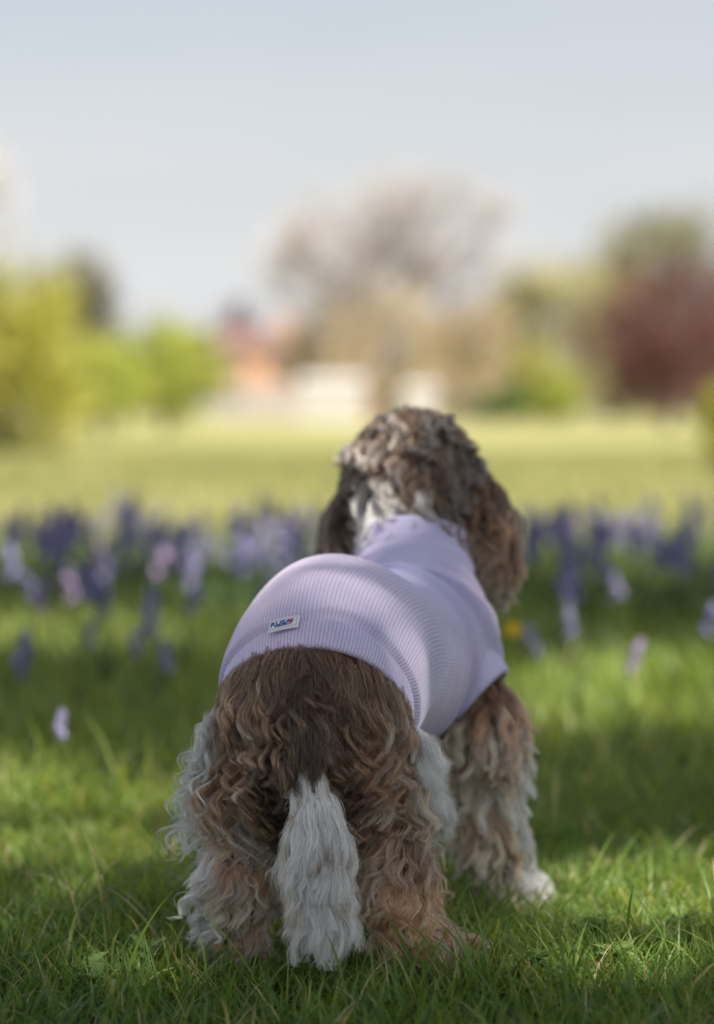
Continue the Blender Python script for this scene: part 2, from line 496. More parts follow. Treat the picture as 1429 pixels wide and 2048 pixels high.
def hut(label, px0, px1, Y, top_py, depth=3):
    x0 = (px0 - 714.5) / FPX * Y; x1 = (px1 - 714.5) / FPX * Y
    z = CAM_Z - (top_py - 820) / FPX * Y
    root = empty("white_hut", ((x0 + x1) / 2, Y, 0)); tag(root, label, 'hut')
    w = (x1 - x0) / 2
    mb = MB(); mb.box((-w, 0, -.2), (w, depth, z * .8)); mb.build("wall", M_canvas, root)
    V = [(-w - .08, -.1, z * .8), (w + .08, -.1, z * .8), (w + .08, depth / 2, z), (-w - .08, depth / 2, z), (w + .08, depth + .1, z * .8), (-w - .08, depth + .1, z * .8)]
    mb = MB(); mb.add(V, [(0, 1, 2, 3), (3, 2, 4, 5), (0, 3, 5, 5), (1, 4, 2, 2), (0, 5, 4, 1)]); mb.build("roof", M_canvas, root)
    mb = MB(); mb.box((-.35, -.04, 0), (.35, .0, z * .62)); mb.build("door", M_render, root)
hut("long white hut in front of the second brick house", 602, 728, 100, 752)
hut("small white hut right of the dog's head line, by the tan hedge", 812, 872, 96, 768)
# pale paddock railings by the house: each post and rail a part
fr = empty("paddock_fence", ((520 - 714.5) / FPX * 92, 92, 0)); tag(fr, "pale railing fence in front of the salmon brick house", "fence")
for k in range(6):
    mb = MB(); mb.box((-1.5 + k * .6 - .04, -.04, -.1), (-1.5 + k * .6 + .04, .04, 1.0)); mb.build("post", M_render, fr)
for z in (.35, .62, .9):
    mb = MB(); mb.box((-1.55, -.07, z), (1.6, -.042, z + .09)); mb.build("rail", M_render, fr)

# ------------------------------------------------------------------ unseen shade tree (behind right), crown shaped for the wanted sun patches
def px_of(G):
    G = np.atleast_2d(G)
    return 714.5 + G[:, 0] / G[:, 1] * FPX, 820 + CAM_Z / G[:, 1] * FPX
def lit_mask(G):
    "ground points left in sun (True) by the gaps of the crown"
    px, py = px_of(G)
    jit = 34 * vnoise(G * 5.0, 31) + 22 * vnoise(G * 13.0, 32) + 20 * rng.normal(size=len(G))
    lit = np.zeros(len(G), bool)
    def ell(cx, cy, rx, ry, j=1.0):
        return (((px - cx) / rx) ** 2 + ((py + j * jit * ry / 100 - cy) / ry) ** 2) < 1
    lit |= ell(1280, 1420, 330, 105, .5)
    lit |= ell(80, 1690, 350, 110, .8)
    lit |= ell(1330, 1830, 310, 130, .6)
    lit |= ell(1180, 1990, 260, 60)
    lit |= ell(903, 1448, 45, 16, 0)  # crown gap placed to let sun onto the yellow flower
    lit |= ell(150, 1310, 330, 38)
    lit |= ell(560, 1240, 300, 30)
    lit |= ell(1200, 1190, 200, 18)
    lit |= (G[:, 1] > 7.5 + .5 * vnoise(G * 1.3, 33))
    return lit
Sv = np.array(S)
NL = 70000
G = np.stack([rng.uniform(-2.6, 2.4, NL * 2), rng.uniform(.6, 9.0, NL * 2)], 1)
G = G[~lit_mask(G)]
gap = vnoise(G * 4.1, 41) + .6 * vnoise(G * 11, 42)
G = G[gap < 1.15][:NL]
thin = (np.abs(G[:, 0] + .12) < .34) & (G[:, 1] > 2.2) & (G[:, 1] < 3.2)      # leaves thinned so some sun leaks onto the dog
G = G[~thin | (rng.random(len(G)) < .46)]
t = rng.uniform(7.5, 10.5, len(G)) + .4 * vnoise(G * 2, 9)
P = np.concatenate([G, np.zeros((len(G), 1))], 1) + Sv * t[:, None]
a = unit(rng.normal(size=P.shape)); b_ = unit(np.cross(a, rng.normal(size=P.shape)))
s = rng.uniform(.036, .062, len(P))[:, None]
V = np.stack([P - a * s * 1.25, P + b_ * s * .7, P + a * s * 1.25, P - b_ * s * .7], 1).reshape(-1, 3)
me = mesh_np("crown", V, np.arange(len(P) * 4).reshape(-1, 4), False)
add_attr(me, 'tint', np.repeat(rng.random(len(P)), 4))
M_shade = leaf_mat("shade_tree_leaf", [(0, (.06, .10, .025)), (1, (.12, .18, .04))], .3)
cx_, cy_ = 4.9, 1.6
shade = empty("shade_tree", (cx_ + 1.2, cy_ - 1.0, 0)); tag(shade, "unseen leafy tree beside the camera, crown shaped to shade the dog", "tree")
co = link("crown", me, M_shade, shade); co.location = (-cx_ - 1.2, -cy_ + 1.0, 0)
mb = MB(); mb.add(*tube([(0, 0, -.2), (.05, 0, 1.8), (-.1, .1, 4.2), (0, 0, 6.5)], [.34, .26, .2, .08], 14))
for k in range(14):
    tgt = P[rng.integers(0, len(P))] - np.array([cx_ + 1.2, cy_ - 1.0, 0])
    z0 = 3.0 + 2.5 * rng.random()
    mb.add(*tube([(0, 0, z0), tgt * np.array([.5, .5, .5]) + np.array([0, 0, z0 * .5 + .2]), tgt], [.09, .05, .012], 7))
mb.build("trunk", bark, shade, True)

# ------------------------------------------------------------------ dog: signed distance body
# round cones: a, ra, b, rb, region
PR = []
def rc(a, ra, b, rb, reg): PR.append((np.array(a, float), ra, np.array(b, float), rb, reg))
rc((-.040, 2.315, .258), .080, (-.030, 2.37, .280), .082, 'rump')
rc((-.030, 2.37, .280), .082, (-.018, 2.44, .290), .086, 'torso')
rc((-.018, 2.44, .290), .086, (.034, 2.55, .275), .079, 'torso')
rc((.034, 2.55, .275), .079, (.058, 2.60, .268), .068, 'torso')
rc((.072, 2.60, .335), .042, (.098, 2.585, .285), .042, 'torso')
rc((.066, 2.60, .30), .070, (.059, 2.655, .375), .046, 'neck')
rc((.059, 2.655, .375), .046, (.061, 2.70, .455), .044, 'neck')
N_TORSO = len(PR)
rc((.061, 2.735, .478), .057, (.064, 2.76, .470), .052, 'head')
rc((.064, 2.77, .462), .040, (.070, 2.865, .442), .024, 'muzzle')
rc((.014, 2.745, .470), .018, (-.012, 2.745, .400), .017, 'ear_l')
rc((-.012, 2.745, .400), .017, (-.016, 2.74, .385), .015, 'ear_l')
rc((.104, 2.735, .475), .022, (.134, 2.725, .415), .026, 'ear_r')
rc((.134, 2.725, .415), .026, (.145, 2.72, .388), .022, 'ear_r')
# hind legs
rc((-.080, 2.32, .245), .040, (-.106, 2.37, .160), .028, 'thigh_l')
rc((-.106, 2.37, .160), .028, (-.116, 2.305, .092), .018, 'shank_l')
rc((-.116, 2.305, .092), .017, (-.116, 2.318, .026), .018, 'foot_l')
rc((-.118, 2.318, .024), .019, (-.120, 2.355, .016), .015, 'toe_l')
rc((-.002, 2.325, .240), .041, (.028, 2.37, .165), .028, 'thigh_r')
rc((.028, 2.37, .165), .028, (.036, 2.288, .105), .018, 'shank_r')
rc((.036, 2.288, .105), .017, (.052, 2.292, .030), .018, 'foot_r')
rc((.052, 2.292, .028), .018, (.106, 2.31, .014), .013, 'toe_r')
# front legs
rc((.095, 2.58, .26), .045, (.130, 2.572, .200), .036, 'fore_r')
rc((.130, 2.572, .200), .032, (.145, 2.585, .085), .021, 'fore_r')
rc((.145, 2.585, .085), .020, (.158, 2.59, .026), .021, 'paw_r')
rc((.158, 2.59, .024), .018, (.192, 2.61, .016), .013, 'paw_r')
rc((.020, 2.59, .25), .045, (.020, 2.585, .18), .034, 'fore_l')
rc((.020, 2.585, .18), .030, (.030, 2.60, .03), .020, 'fore_l')
rc((.030, 2.60, .026), .019, (.035, 2.64, .016), .014, 'paw_l')
# tail
rc((-.044, 2.235, .275), .016, (-.044, 2.207, .232), .008, 'tail')
rc((-.044, 2.207, .232), .0075, (-.036, 2.195, .150), .011, 'tail')
rc((-.036, 2.195, .150), .012, (-.031, 2.195, .106), .011, 'tail')

def d_prims(P, prims):
    out = np.empty((len(prims), len(P)))
    for i, (a, ra, b, rb, _) in enumerate(prims):
        ba = b - a; l2 = ba @ ba
        h = np.clip(((P - a) @ ba) / l2, 0, 1)
        out[i] = np.linalg.norm(P - a - h[:, None] * ba, axis=1) - (ra + (rb - ra) * h)
    return out
def smin(D, k):
    m = D.min(0)
    return m - k * np.log(np.exp(-(D - m) / k).sum(0))
def sdf(P, prims=None, k=.009):
    return smin(d_prims(P, prims or PR), k)
def grad(P, f, e=.0015):
    g = np.stack([f(P + np.eye(3)[i] * e) - f(P - np.eye(3)[i] * e) for i in range(3)], 1)
    return unit(g)

def surface_nets(f, lo, hi, h):
    lo = np.array(lo); hi = np.array(hi)
    n = np.ceil((hi - lo) / h).astype(int) + 1
    X = [lo[i] + h * np.arange(n[i]) for i in range(3)]
    D = np.empty(n)
    for i in range(n[0]):
        yy, zz = np.meshgrid(X[1], X[2], indexing='ij')
        D[i] = f(np.stack([np.full(yy.size, X[0][i]), yy.ravel(), zz.ravel()], 1)).reshape(n[1], n[2])
    c = np.array([(i, j, k) for i in (0, 1) for j in (0, 1) for k in (0, 1)])
    edges = [(a, b) for a in range(8) for b in range(a + 1, 8) if np.abs(c[a] - c[b]).sum() == 1]
    corner = [D[a:n[0] - 1 + a, b:n[1] - 1 + b, k:n[2] - 1 + k] for a, b, k in c]
    neg = sum((x < 0).astype(int) for x in corner)
    act = (neg > 0) & (neg < 8)
    idx = -np.ones(act.shape, int); idx[act] = np.arange(act.sum())
    acc = np.zeros((act.sum(), 3)); cnt = np.zeros(act.sum())
    I = np.argwhere(act)
    cv = [x[act] for x in corner]
    for a, b in edges:
        m = (cv[a] < 0) != (cv[b] < 0)
        tt = cv[a][m] / (cv[a][m] - cv[b][m])
        acc[m] += c[a] + (c[b] - c[a]) * tt[:, None]; cnt[m] += 1
    V = lo + (I + acc / cnt[:, None]) * h
    F = []
    for ax in range(3):
        o = [i for i in range(3) if i != ax]
        sl0 = [slice(1, n[i] - 1) for i in range(3)]; sl0[ax] = slice(0, n[ax] - 1)
        sl1 = list(sl0); sl1[ax] = slice(1, n[ax])
        A, B = D[tuple(sl0)], D[tuple(sl1)]
        m = np.argwhere((A < 0) != (B < 0))
        flip = (A < 0)[tuple(m.T)]
        g = m.copy()
        for i in o: g[:, i] += 1
        def cell(d0, d1):
            q = g.copy(); q[:, o[0]] -= d0; q[:, o[1]] -= d1
            return idx[tuple(q.T)]
        q = np.stack([cell(0, 0), cell(1, 0), cell(1, 1), cell(0, 1)], 1)
        if ax == 1: flip = ~flip
        q[~flip] = q[~flip][:, ::-1]
        F.append(q)
    return V, np.concatenate(F)

dog = empty("dog", (0.02, 2.43, 0))
tag(dog, "curly brown and white spaniel seen from behind in a lilac ribbed jumper", "dog")
OFF = np.array(dog.location)
Vb, Fb = surface_nets(sdf, (-.20, 2.14, -.01), (.25, 2.93, .57), .0055)
M_skin = noise_mat("dog_skin", (.10, .065, .045), (.20, .14, .10), 30, .9)
body = link("body", mesh_np("body", Vb - OFF, Fb), M_skin, dog)

# nose, eyes
def ell_mesh(c, r, nu=16, nv=10):
    V, F = [], []
    for i in range(nv + 1):
        for j in range(nu):
            p, q = math.pi * i / nv, 2 * math.pi * j / nu
            V.append((c[0] + r[0] * math.sin(p) * math.cos(q), c[1] + r[1] * math.sin(p) * math.sin(q), c[2] + r[2] * math.cos(p)))
    for i in range(nv):
        for j in range(nu):
            k = (j + 1) % nu
            F.append((i * nu + j, (i + 1) * nu + j, (i + 1) * nu + k, i * nu + k))
    return np.array(V), np.array(F)
M_nose = noise_mat("nose_leather", (.015, .012, .012), (.03, .025, .025), 200, .35, bump=.3)
for nm, c, r in (("nose", (.071, 2.888, .450), (.014, .010, .011)), ("eye", (.035, 2.800, .480), (.009, .008, .009)), ("eye", (.098, 2.800, .480), (.009, .008, .009))):
    V, F = ell_mesh(c, r); link(nm, mesh_np(nm, V - OFF, F), M_nose, dog)

# ------------------------------------------------------------------ jumper: swept shell round the torso
TOR = PR[:N_TORSO]
f_tor = lambda P: smin(d_prims(P, TOR), .014)
SP = [((-.041, 2.305, .262), (.12, .72, .70)), ((-.033, 2.37, .283), (.16, .93, .34)), ((-.010, 2.455, .285), (.38, .93, .04)),
      ((.034, 2.55, .275), (.36, .92, .16)), ((.064, 2.605, .312), (.08, .66, .75)), ((.060, 2.645, .365), (0, .42, .91)),
      ((.059, 2.668, .404), (0, .38, .93))]
cs_ = np.array([s_[0] for s_ in SP]); ns_ = unit(np.array([s_[1] for s_ in SP]))
def smooth_interp(x, xp, Y):
    # Catmull-Rom
    x = np.asarray(x); i = np.clip(np.searchsorted(xp, x) - 1, 0, len(xp) - 2)
    t_ = ((x - xp[i]) / (xp[i + 1] - xp[i]))[:, None]
    p0, p1, p2, p3 = Y[np.maximum(i - 1, 0)], Y[i], Y[i + 1], Y[np.minimum(i + 2, len(Y) - 1)]
    return .5 * ((2 * p1) + (-p0 + p2) * t_ + (2 * p0 - 5 * p1 + 4 * p2 - p3) * t_ ** 2 + (-p0 + 3 * p1 - 3 * p2 + p3) * t_ ** 3)
cl = np.concatenate([[0], np.cumsum(np.linalg.norm(np.diff(cs_, axis=0), axis=1))]); cl /= cl[-1]

def shell(cen_f, nor_f, dist_f, n_sta, n_ang, n_rib, thick_f, rib_amp, v0, v1, base_ang=180):
    vs = np.linspace(v0, v1, n_sta)
    nc = max(24, n_sta // 3)
    vc = np.linspace(v0, v1, nc)
    C = cen_f(vc); N = unit(nor_f(vc))
    th = np.arange(base_ang) / base_ang * 2 * np.pi
    RAD = np.zeros((nc, base_ang))
    def frame(N):
        up = np.array([0, 0, 1.0]) - N[:, 2:3] * N + np.array([0, -.35, 0]) * np.clip(N[:, 2:3], 0, 1)
        up = up - (up * N).sum(1, keepdims=True) * N
        up = unit(up); sd = unit(np.cross(N, up))     # sd: towards +X*-1 side
        return up, sd
    up, sd = frame(N)
    D = np.cos(th)[None, :, None] * up[:, None] + np.sin(th)[None, :, None] * sd[:, None]
    lo = np.full((nc, base_ang), .012); hi = np.full((nc, base_ang), .17)
    for _ in range(13):
        mid = (lo + hi) / 2
        P = (C[:, None] + D * mid[..., None]).reshape(-1, 3)
        ins = dist_f(P).reshape(nc, base_ang) < 0
        lo = np.where(ins, mid, lo); hi = np.where(ins, hi, mid)
    RAD = (lo + hi) / 2
    # interpolate along v then round
    R2 = np.stack([np.interp(vs, vc, RAD[:, j]) for j in range(base_ang)], 1)
    TH = np.arange(n_ang) / n_ang * 2 * np.pi
    R3 = np.stack([np.interp(TH, np.append(th, 2 * np.pi), np.append(R2[i], R2[i, 0])) for i in range(n_sta)], 0)
    C = cen_f(vs); N = unit(nor_f(vs)); up, sd = frame(N)
    D = np.cos(TH)[None, :, None] * up[:, None] + np.sin(TH)[None, :, None] * sd[:, None]
    rib = np.abs(np.sin(np.pi * (TH / (2 * np.pi) * n_rib))) ** .55
    VV, TT = np.meshgrid(vs, TH, indexing='ij')
    off = thick_f(VV, TT) + rib_amp * (rib[None] - .6)
    P = C[:, None] + D * (R3 + off)[..., None]
    idx = np.arange(n_sta * n_ang).reshape(n_sta, n_ang)
    nxt = np.roll(idx, -1, 1)
    F = np.stack([idx[:-1], nxt[:-1], nxt[1:], idx[1:]], -1).reshape(-1, 4)
    rv = np.broadcast_to(rib[None], (n_sta, n_ang))
    return P, F, rv, (C, N, up, sd)

def tor_thick(v, th):
    # fabric stand-off: tight hem band, seam groove, puffed fold above it, folds at the neck base, tight collar
    back = .5 + .5 * np.cos(th)                      # 1 on the back, 0 on the belly
    o = .0065 + .0020 * np.sin(th * 3 + 9 * v)
    vh = .070 + .006 * np.sin(th * 2.0 + .7) + .003 * np.sin(th * 5)
    sv = np.clip((v - vh) / .010, 0, 1); sv = sv * sv * (3 - 2 * sv)
    o = o + .0058 * sv * np.exp(-np.clip(v - vh, 0, 1) / .09) * (.7 + .3 * np.sin(th * 2 + .5) ** 2)
    o = o - .0030 * np.exp(-((v - vh) / .005) ** 2)
    o = o + .0022 * np.clip(1 - v / vh, 0, 1) ** .5 * (v < vh)
    o = o - .004 * np.exp(-(v / .004) ** 2)
    # neck folds: diagonal ridges over v .5 .. .85
    w = np.exp(-((v - .66) / .12) ** 2)
    ph = 2 * np.pi * (v * 13 + .55 * np.sin(th + .6))
    o = o + w * (.0050 * np.sin(ph) + .0032 * np.sin(ph * 1.7 + 2 * th)) * (.35 + .65 * back)
    # soft loin wrinkles
    w2 = np.exp(-((v - .38) / .16) ** 2)
    o = o + .0016 * np.exp(-((v - .16) / .07) ** 2) * np.sin(th * 7 + 14 * v) * np.sin(th * 2.3 + 1)
    o = o + w2 * .0008 * np.sin(2 * np.pi * (v * 6 + .35 * np.cos(th * 2 + 1)) + 3 * np.sin(th))
    o = o + .0020 * np.exp(-((v - .90) / .012) ** 2) - .001 * np.exp(-((v - .925) / .006) ** 2)
    return o

cf = lambda v: smooth_interp(v, cl, cs_)
nf = lambda v: smooth_interp(v, cl, ns_)
M_knit, nt, b = new_mat("lilac_rib_knit")
n, l = nt.nodes, nt.links
a_ = n.new("ShaderNodeAttribute"); a_.attribute_name = 'rib'
rr_ = n.new("ShaderNodeValToRGB")
rr_.color_ramp.elements[0].position = 0.05; rr_.color_ramp.elements[0].color = (.36, .32, .46, 1)  # rib grooves darkened in the colour to deepen their shade
rr_.color_ramp.elements[1].position = .62; rr_.color_ramp.elements[1].color = (.64, .585, .76, 1)
l.new(a_.outputs['Fac'], rr_.inputs['Fac'])
tco = n.new("ShaderNodeTexCoord")
nz1 = n.new("ShaderNodeTexNoise"); nz1.inputs['Scale'].default_value = 22; nz1.inputs['Detail'].default_value = 3
nz2 = n.new("ShaderNodeTexNoise"); nz2.inputs['Scale'].default_value = 1600; nz2.inputs['Detail'].default_value = 2
l.new(tco.outputs['Object'], nz1.inputs['Vector']); l.new(tco.outputs['Object'], nz2.inputs['Vector'])
hm = n.new("ShaderNodeMix"); hm.data_type = 'RGBA'; hm.blend_type = 'MULTIPLY'; hm.inputs['Factor'].default_value = 1
cr2 = n.new("ShaderNodeMapRange"); cr2.inputs['To Min'].default_value = .86; cr2.inputs['To Max'].default_value = 1.1
l.new(nz1.outputs['Fac'], cr2.inputs['Value'])
cr3 = n.new("ShaderNodeMapRange"); cr3.inputs['To Min'].default_value = .8; cr3.inputs['To Max'].default_value = 1.2
l.new(nz2.outputs['Fac'], cr3.inputs['Value'])
mm = n.new("ShaderNodeMath"); mm.operation = 'MULTIPLY'; l.new(cr2.outputs['Result'], mm.inputs[0]); l.new(cr3.outputs['Result'], mm.inputs[1])
nz3 = n.new("ShaderNodeTexNoise"); nz3.inputs['Scale'].default_value = 5.5; nz3.inputs['Detail'].default_value = 2
l.new(tco.outputs['Object'], nz3.inputs['Vector'])
pk_ = n.new("ShaderNodeValToRGB"); pk_.color_ramp.elements[0].position = .38; pk_.color_ramp.elements[1].position = .62
pk_.color_ramp.elements[0].color = (.92, .96, 1.06, 1); pk_.color_ramp.elements[1].color = (1.07, .99, 1.02, 1)
l.new(nz3.outputs['Fac'], pk_.inputs['Fac'])
pm_ = n.new("ShaderNodeMix"); pm_.data_type = 'RGBA'; pm_.blend_type = 'MULTIPLY'; pm_.inputs['Factor'].default_value = 1
l.new(rr_.outputs['Color'], pm_.inputs['A']); l.new(pk_.outputs['Color'], pm_.inputs['B'])
l.new(pm_.outputs['Result'], hm.inputs['A']); l.new(mm.outputs['Value'], hm.inputs['B'])
l.new(hm.outputs['Result'], b.inputs['Base Color'])
b.inputs['Roughness'].default_value = .95; b.inputs['Specular IOR Level'].default_value = .15
b.inputs['Sheen Weight'].default_value = .35; b.inputs['Sheen Roughness'].default_value = .5
bpn = n.new("ShaderNodeBump"); bpn.inputs['Strength'].default_value = .35; bpn.inputs['Distance'].default_value = .0006
l.new(nz2.outputs['Fac'], bpn.inputs['Height']); l.new(bpn.outputs['Normal'], b.inputs['Normal'])

N_ST, N_AN, N_RIB = 260, 1200, 150
Pj, Fj, rv, FRJ = shell(cf, nf, f_tor, N_ST, N_AN, N_RIB, tor_thick, .0009, 0.0, 1.0)
# hem / collar turned in: one inner ring each
Cj = FRJ[0]
inner0 = Cj[0] + (Pj[0] - Cj[0]) * .965; inner1 = Cj[-1] + (Pj[-1] - Cj[-1]) * .94 - FRJ[1][-1] * .004
Pall = np.concatenate([Pj.reshape(-1, 3), inner0 + FRJ[1][0] * .006, inner1])
i0 = N_ST * N_AN; ar = np.arange(N_AN); nx = np.roll(ar, -1)
F0 = np.stack([i0 + ar, i0 + nx, nx, ar], 1)
lastr = (N_ST - 1) * N_AN
F1 = np.stack([lastr + ar, lastr + nx, i0 + N_AN + nx, i0 + N_AN + ar], 1)
rva = np.concatenate([rv.ravel(), rv[0], rv[0]])
# split into jumper body, hem band and collar by station
sta = np.concatenate([np.repeat(np.arange(N_ST), N_AN)])
k_hem = int(.070 * (N_ST - 1)); k_col = int(.90 * (N_ST - 1))
fs = np.repeat(np.arange(N_ST - 1), N_AN)
Fq = Fj.reshape(N_ST - 1, N_AN, 4)
def sub(name, F, parent):
    u_, inv = np.unique(F, return_inverse=True)
    me = mesh_np(name, Pall[u_] - OFF, inv.reshape(F.shape)); add_attr(me, 'rib', rva[u_])
    return link(name, me, M_knit, parent)
jumper = sub("jumper", Fq[k_hem:k_col].reshape(-1, 4), dog)
jumper['label'] = "lilac ribbed knit dog jumper with high neck"
sub("hem_band", np.concatenate([F0, Fq[:k_hem].reshape(-1, 4)]), jumper)
sub("collar", np.concatenate([Fq[k_col:].reshape(-1, 4), F1]), jumper)

# sleeves
def sleeve(c0, c1, c2, ax_end, r, mirror=False):
    cs = np.array([c0, c1, c2]); ns = unit(np.array([c1, c2, np.array(c2) + np.array(ax_end)]) - np.array([c0, c1, c2])); ns[-1] = unit(np.array(ax_end, float))
    xs = np.array([0, .5, 1.0])
    f = lambda P: np.linalg.norm(P - 0, axis=1)
    nst, nan_, nrib = 90, 520, 62
    vs = np.linspace(0, 1, nst); C = smooth_interp(vs, xs, cs); N = unit(smooth_interp(vs, xs, ns))
    up = np.array([0, -1.0, .2]) - N * (N @ np.array([0, -1.0, .2]))[:, None]; up = unit(up); sd = np.cross(N, up)
    TH = np.arange(nan_) / nan_ * 2 * np.pi
    rib = np.abs(np.sin(TH * nrib / 2)) ** .55
    rad = r * (1.0 + .05 * np.sin(3 * vs)) + .003 * np.exp(-((vs - .55) / .06) ** 2) - .0060 * np.exp(-((vs - .64) / .014) ** 2) - .004 * np.exp(-((vs - 1) / .02) ** 2)
    rad = rad[:, None] * (1 + .05 * np.cos(TH * 2 + .8) + .03 * np.sin(TH * 3 + 5 * vs[:, None])) + .0008 * (rib[None] - .6)
    D = np.cos(TH)[None, :, None] * up[:, None] + np.sin(TH)[None, :, None] * sd[:, None]
    P = C[:, None] + D * rad[..., None]
    P = np.concatenate([P, (C[-1] + (P[-1] - C[-1]) * .93 - N[-1] * .01)[None]], 0)
    idx = np.arange((nst + 1) * nan_).reshape(nst + 1, nan_); nxt = np.roll(idx, -1, 1)
    F = np.stack([idx[:-1], nxt[:-1], nxt[1:], idx[1:]], -1)
    return P, F, np.broadcast_to(rib, (nst + 1, nan_))
def put_sleeve(*args):
    P, F, rb = sleeve(*args)
    kc = int(.64 * 90)
    for nm, FF in (("sleeve", F[:kc]), ("cuff", F[kc:])):
        FF = FF.reshape(-1, 4); u_, inv = np.unique(FF, return_inverse=True)
        me = mesh_np(nm, P.reshape(-1, 3)[u_] - OFF, inv.reshape(FF.shape)); add_attr(me, 'rib', rb.reshape(-1)[u_])
        link(nm, me, M_knit, jumper)
put_sleeve((.078, 2.592, .312), (.107, 2.578, .268), (.133, 2.560, .231), (.70, -.25, -.62), .043)
put_sleeve((.020, 2.60, .27), (.018, 2.60, .235), (.016, 2.60, .20), (-.1, .1, -1), .046)

# woven label
def on_jumper(px, py):
    "point + normal where the camera ray meets the jumper cloth"
    d = at(px, py, 2.3) - np.array([0, 0, CAM_Z]); d = d / np.linalg.norm(d)
    ts = np.linspace(2.0, 2.7, 900); P = np.array([0, 0, CAM_Z]) + d * ts[:, None]
    k = np.argmax(f_tor(P) - .0135 < 0)
    nrm = grad(P[k:k + 1], f_tor)[0]
    return P[k], nrm
pc, pn = on_jumper(566, 1245)
pr, _ = on_jumper(597, 1238); pl, _ = on_jumper(537, 1251)
ux = unit(pr - pl); uy = unit(np.cross(pn, ux)); 
if uy[2] < 0: uy = -uy
W_, H_ = np.linalg.norm(pr - pl), .0175
def bend(q):
    "label plane (u,v,h) -> jumper surface"
    q = np.asarray(q, float)
    P = pc + q[:, :1] * ux + q[:, 1:2] * uy
    for _ in range(4):
        P = P - (f_tor(P) - .0105)[:, None] * pn
    return P + pn * q[:, 2:3]
def grid_slab(w, h, t_, z, nu=16, nv=6, r=.0):
    us = np.linspace(-w / 2, w / 2, nu); vs = np.linspace(-h / 2, h / 2, nv)
    Q, F = [], []
    for zz in (z, z + t_):
        for v_ in vs:
            for u_ in us: Q.append((u_, v_, zz))
    m = nu * nv
    for j in range(nv - 1):
        for i in range(nu - 1):
            a0 = j * nu + i
            F.append((a0 + m, a0 + 1 + m, a0 + nu + 1 + m, a0 + nu + m)); F.append((a0, a0 + nu, a0 + nu + 1, a0 + 1))
    for i in range(nu - 1):
        F.append((i, i + 1, i + 1 + m, i + m)); k = (nv - 1) * nu + i; F.append((k + 1, k, k + m, k + 1 + m))
    for j in range(nv - 1):
        k = j * nu; F.append((k + nu, k, k + m, k + nu + m)); k = j * nu + nu - 1; F.append((k, k + nu, k + nu + m, k + m))
    return np.array(Q), np.array(F)
M_lab = noise_mat("label_white", (.72, .74, .76), (.80, .81, .82), 900, .7)
M_bord = noise_mat("label_border", (.42, .30, .36), (.50, .38, .44), 900, .7)
M_blue = noise_mat("thread_blue", (.012, .05, .26), (.02, .07, .32), 900, .6)
M_red = noise_mat("thread_red", (.42, .05, .08), (.50, .08, .10), 900, .6)
Q, F = grid_slab(W_, H_, .0014, 0)
link("woven_label", mesh_np("woven_label", bend(Q) - OFF, F, False), M_lab, jumper)
bw, bh, lw = W_ * .86, H_ * .70, .0005
Qs, Fs, k = [], [], 0
for (w, h, cx, cz) in ((bw, lw, 0, bh / 2), (bw, lw, 0, -bh / 2), (lw, bh, -bw / 2, 0), (lw, bh, bw / 2, 0)):
    Q, F = grid_slab(w, h, .0003, .00135, 12, 2); Q = Q + np.array([cx, cz, 0]); Qs.append(Q); Fs.append(F + k); k += len(Q)
link("label_border", mesh_np("label_border", bend(np.concatenate(Qs)) - OFF, np.concatenate(Fs), False), M_bord, jumper)
def text_part(name, txt, size, cx, cz, mat, sx=1.0, off=0.0):
    cu = bpy.data.curves.new(name, 'FONT'); cu.body = txt; cu.size = size; cu.extrude = .0002; cu.offset = off
    cu.align_x = 'CENTER'; cu.align_y = 'CENTER'; cu.resolution_u = 3
    o = bpy.data.objects.new(name, cu); COL.objects.link(o)
    dg = bpy.context.evaluated_depsgraph_get()
    me = bpy.data.meshes.new_from_object(o.evaluated_get(dg))
    bpy.data.objects.remove(o)
    co = np.zeros(len(me.vertices) * 3); me.vertices.foreach_get('co', co); co = co.reshape(-1, 3)
    co[:, 0] = co[:, 0] * sx + cx; co[:, 1] += cz; co[:, 2] += .0016
    me.vertices.foreach_set('co', (bend(co) - OFF).ravel()); me.materials.clear(); me.update()
    link(name, me, mat, jumper)
text_part("lettering", "RUSA", .0078, -W_ * .10, .0012, M_blue, 1.12, .00022)
text_part("lettering", "FASHION", .0031, -W_ * .04, -.0030, M_blue, 1.15, .0001)
# small red flower mark: petals and a stem
Qs, Fs, k = [], [], 0
for (cx, cz, r_) in ((.0068, .0030, .0012), (.0088, .0034, .0011), (.0078, .0016, .0013), (.0066, .0006, .0010), (.0084, -.0006, .0011), (.0074, -.0022, .0011)):
    th = np.arange(10) / 10 * 6.283
    Q = np.stack([cx + r_ * np.cos(th), cz + r_ * np.sin(th), np.full(10, .0018)], 1); Q = np.concatenate([[(cx, cz, .0019)], Q]);
    F = np.array([(0, 1 + i, 1 + (i + 1) % 10) for i in range(10)]); Qs.append(Q); Fs.append(F + k); k += 11
Q = np.array([(.0088, .0006, .0018), (.0118, .0010, .0018), (.0118, .0016, .0018), (.0088, .0013, .0018)]); Qs.append(Q); Fs.append(np.array([(0, 1, 2), (0, 2, 3)]) + k)
link("flower_mark", mesh_np("flower_mark", bend(np.concatenate(Qs)) - OFF, np.concatenate(Fs), False), M_red, jumper)

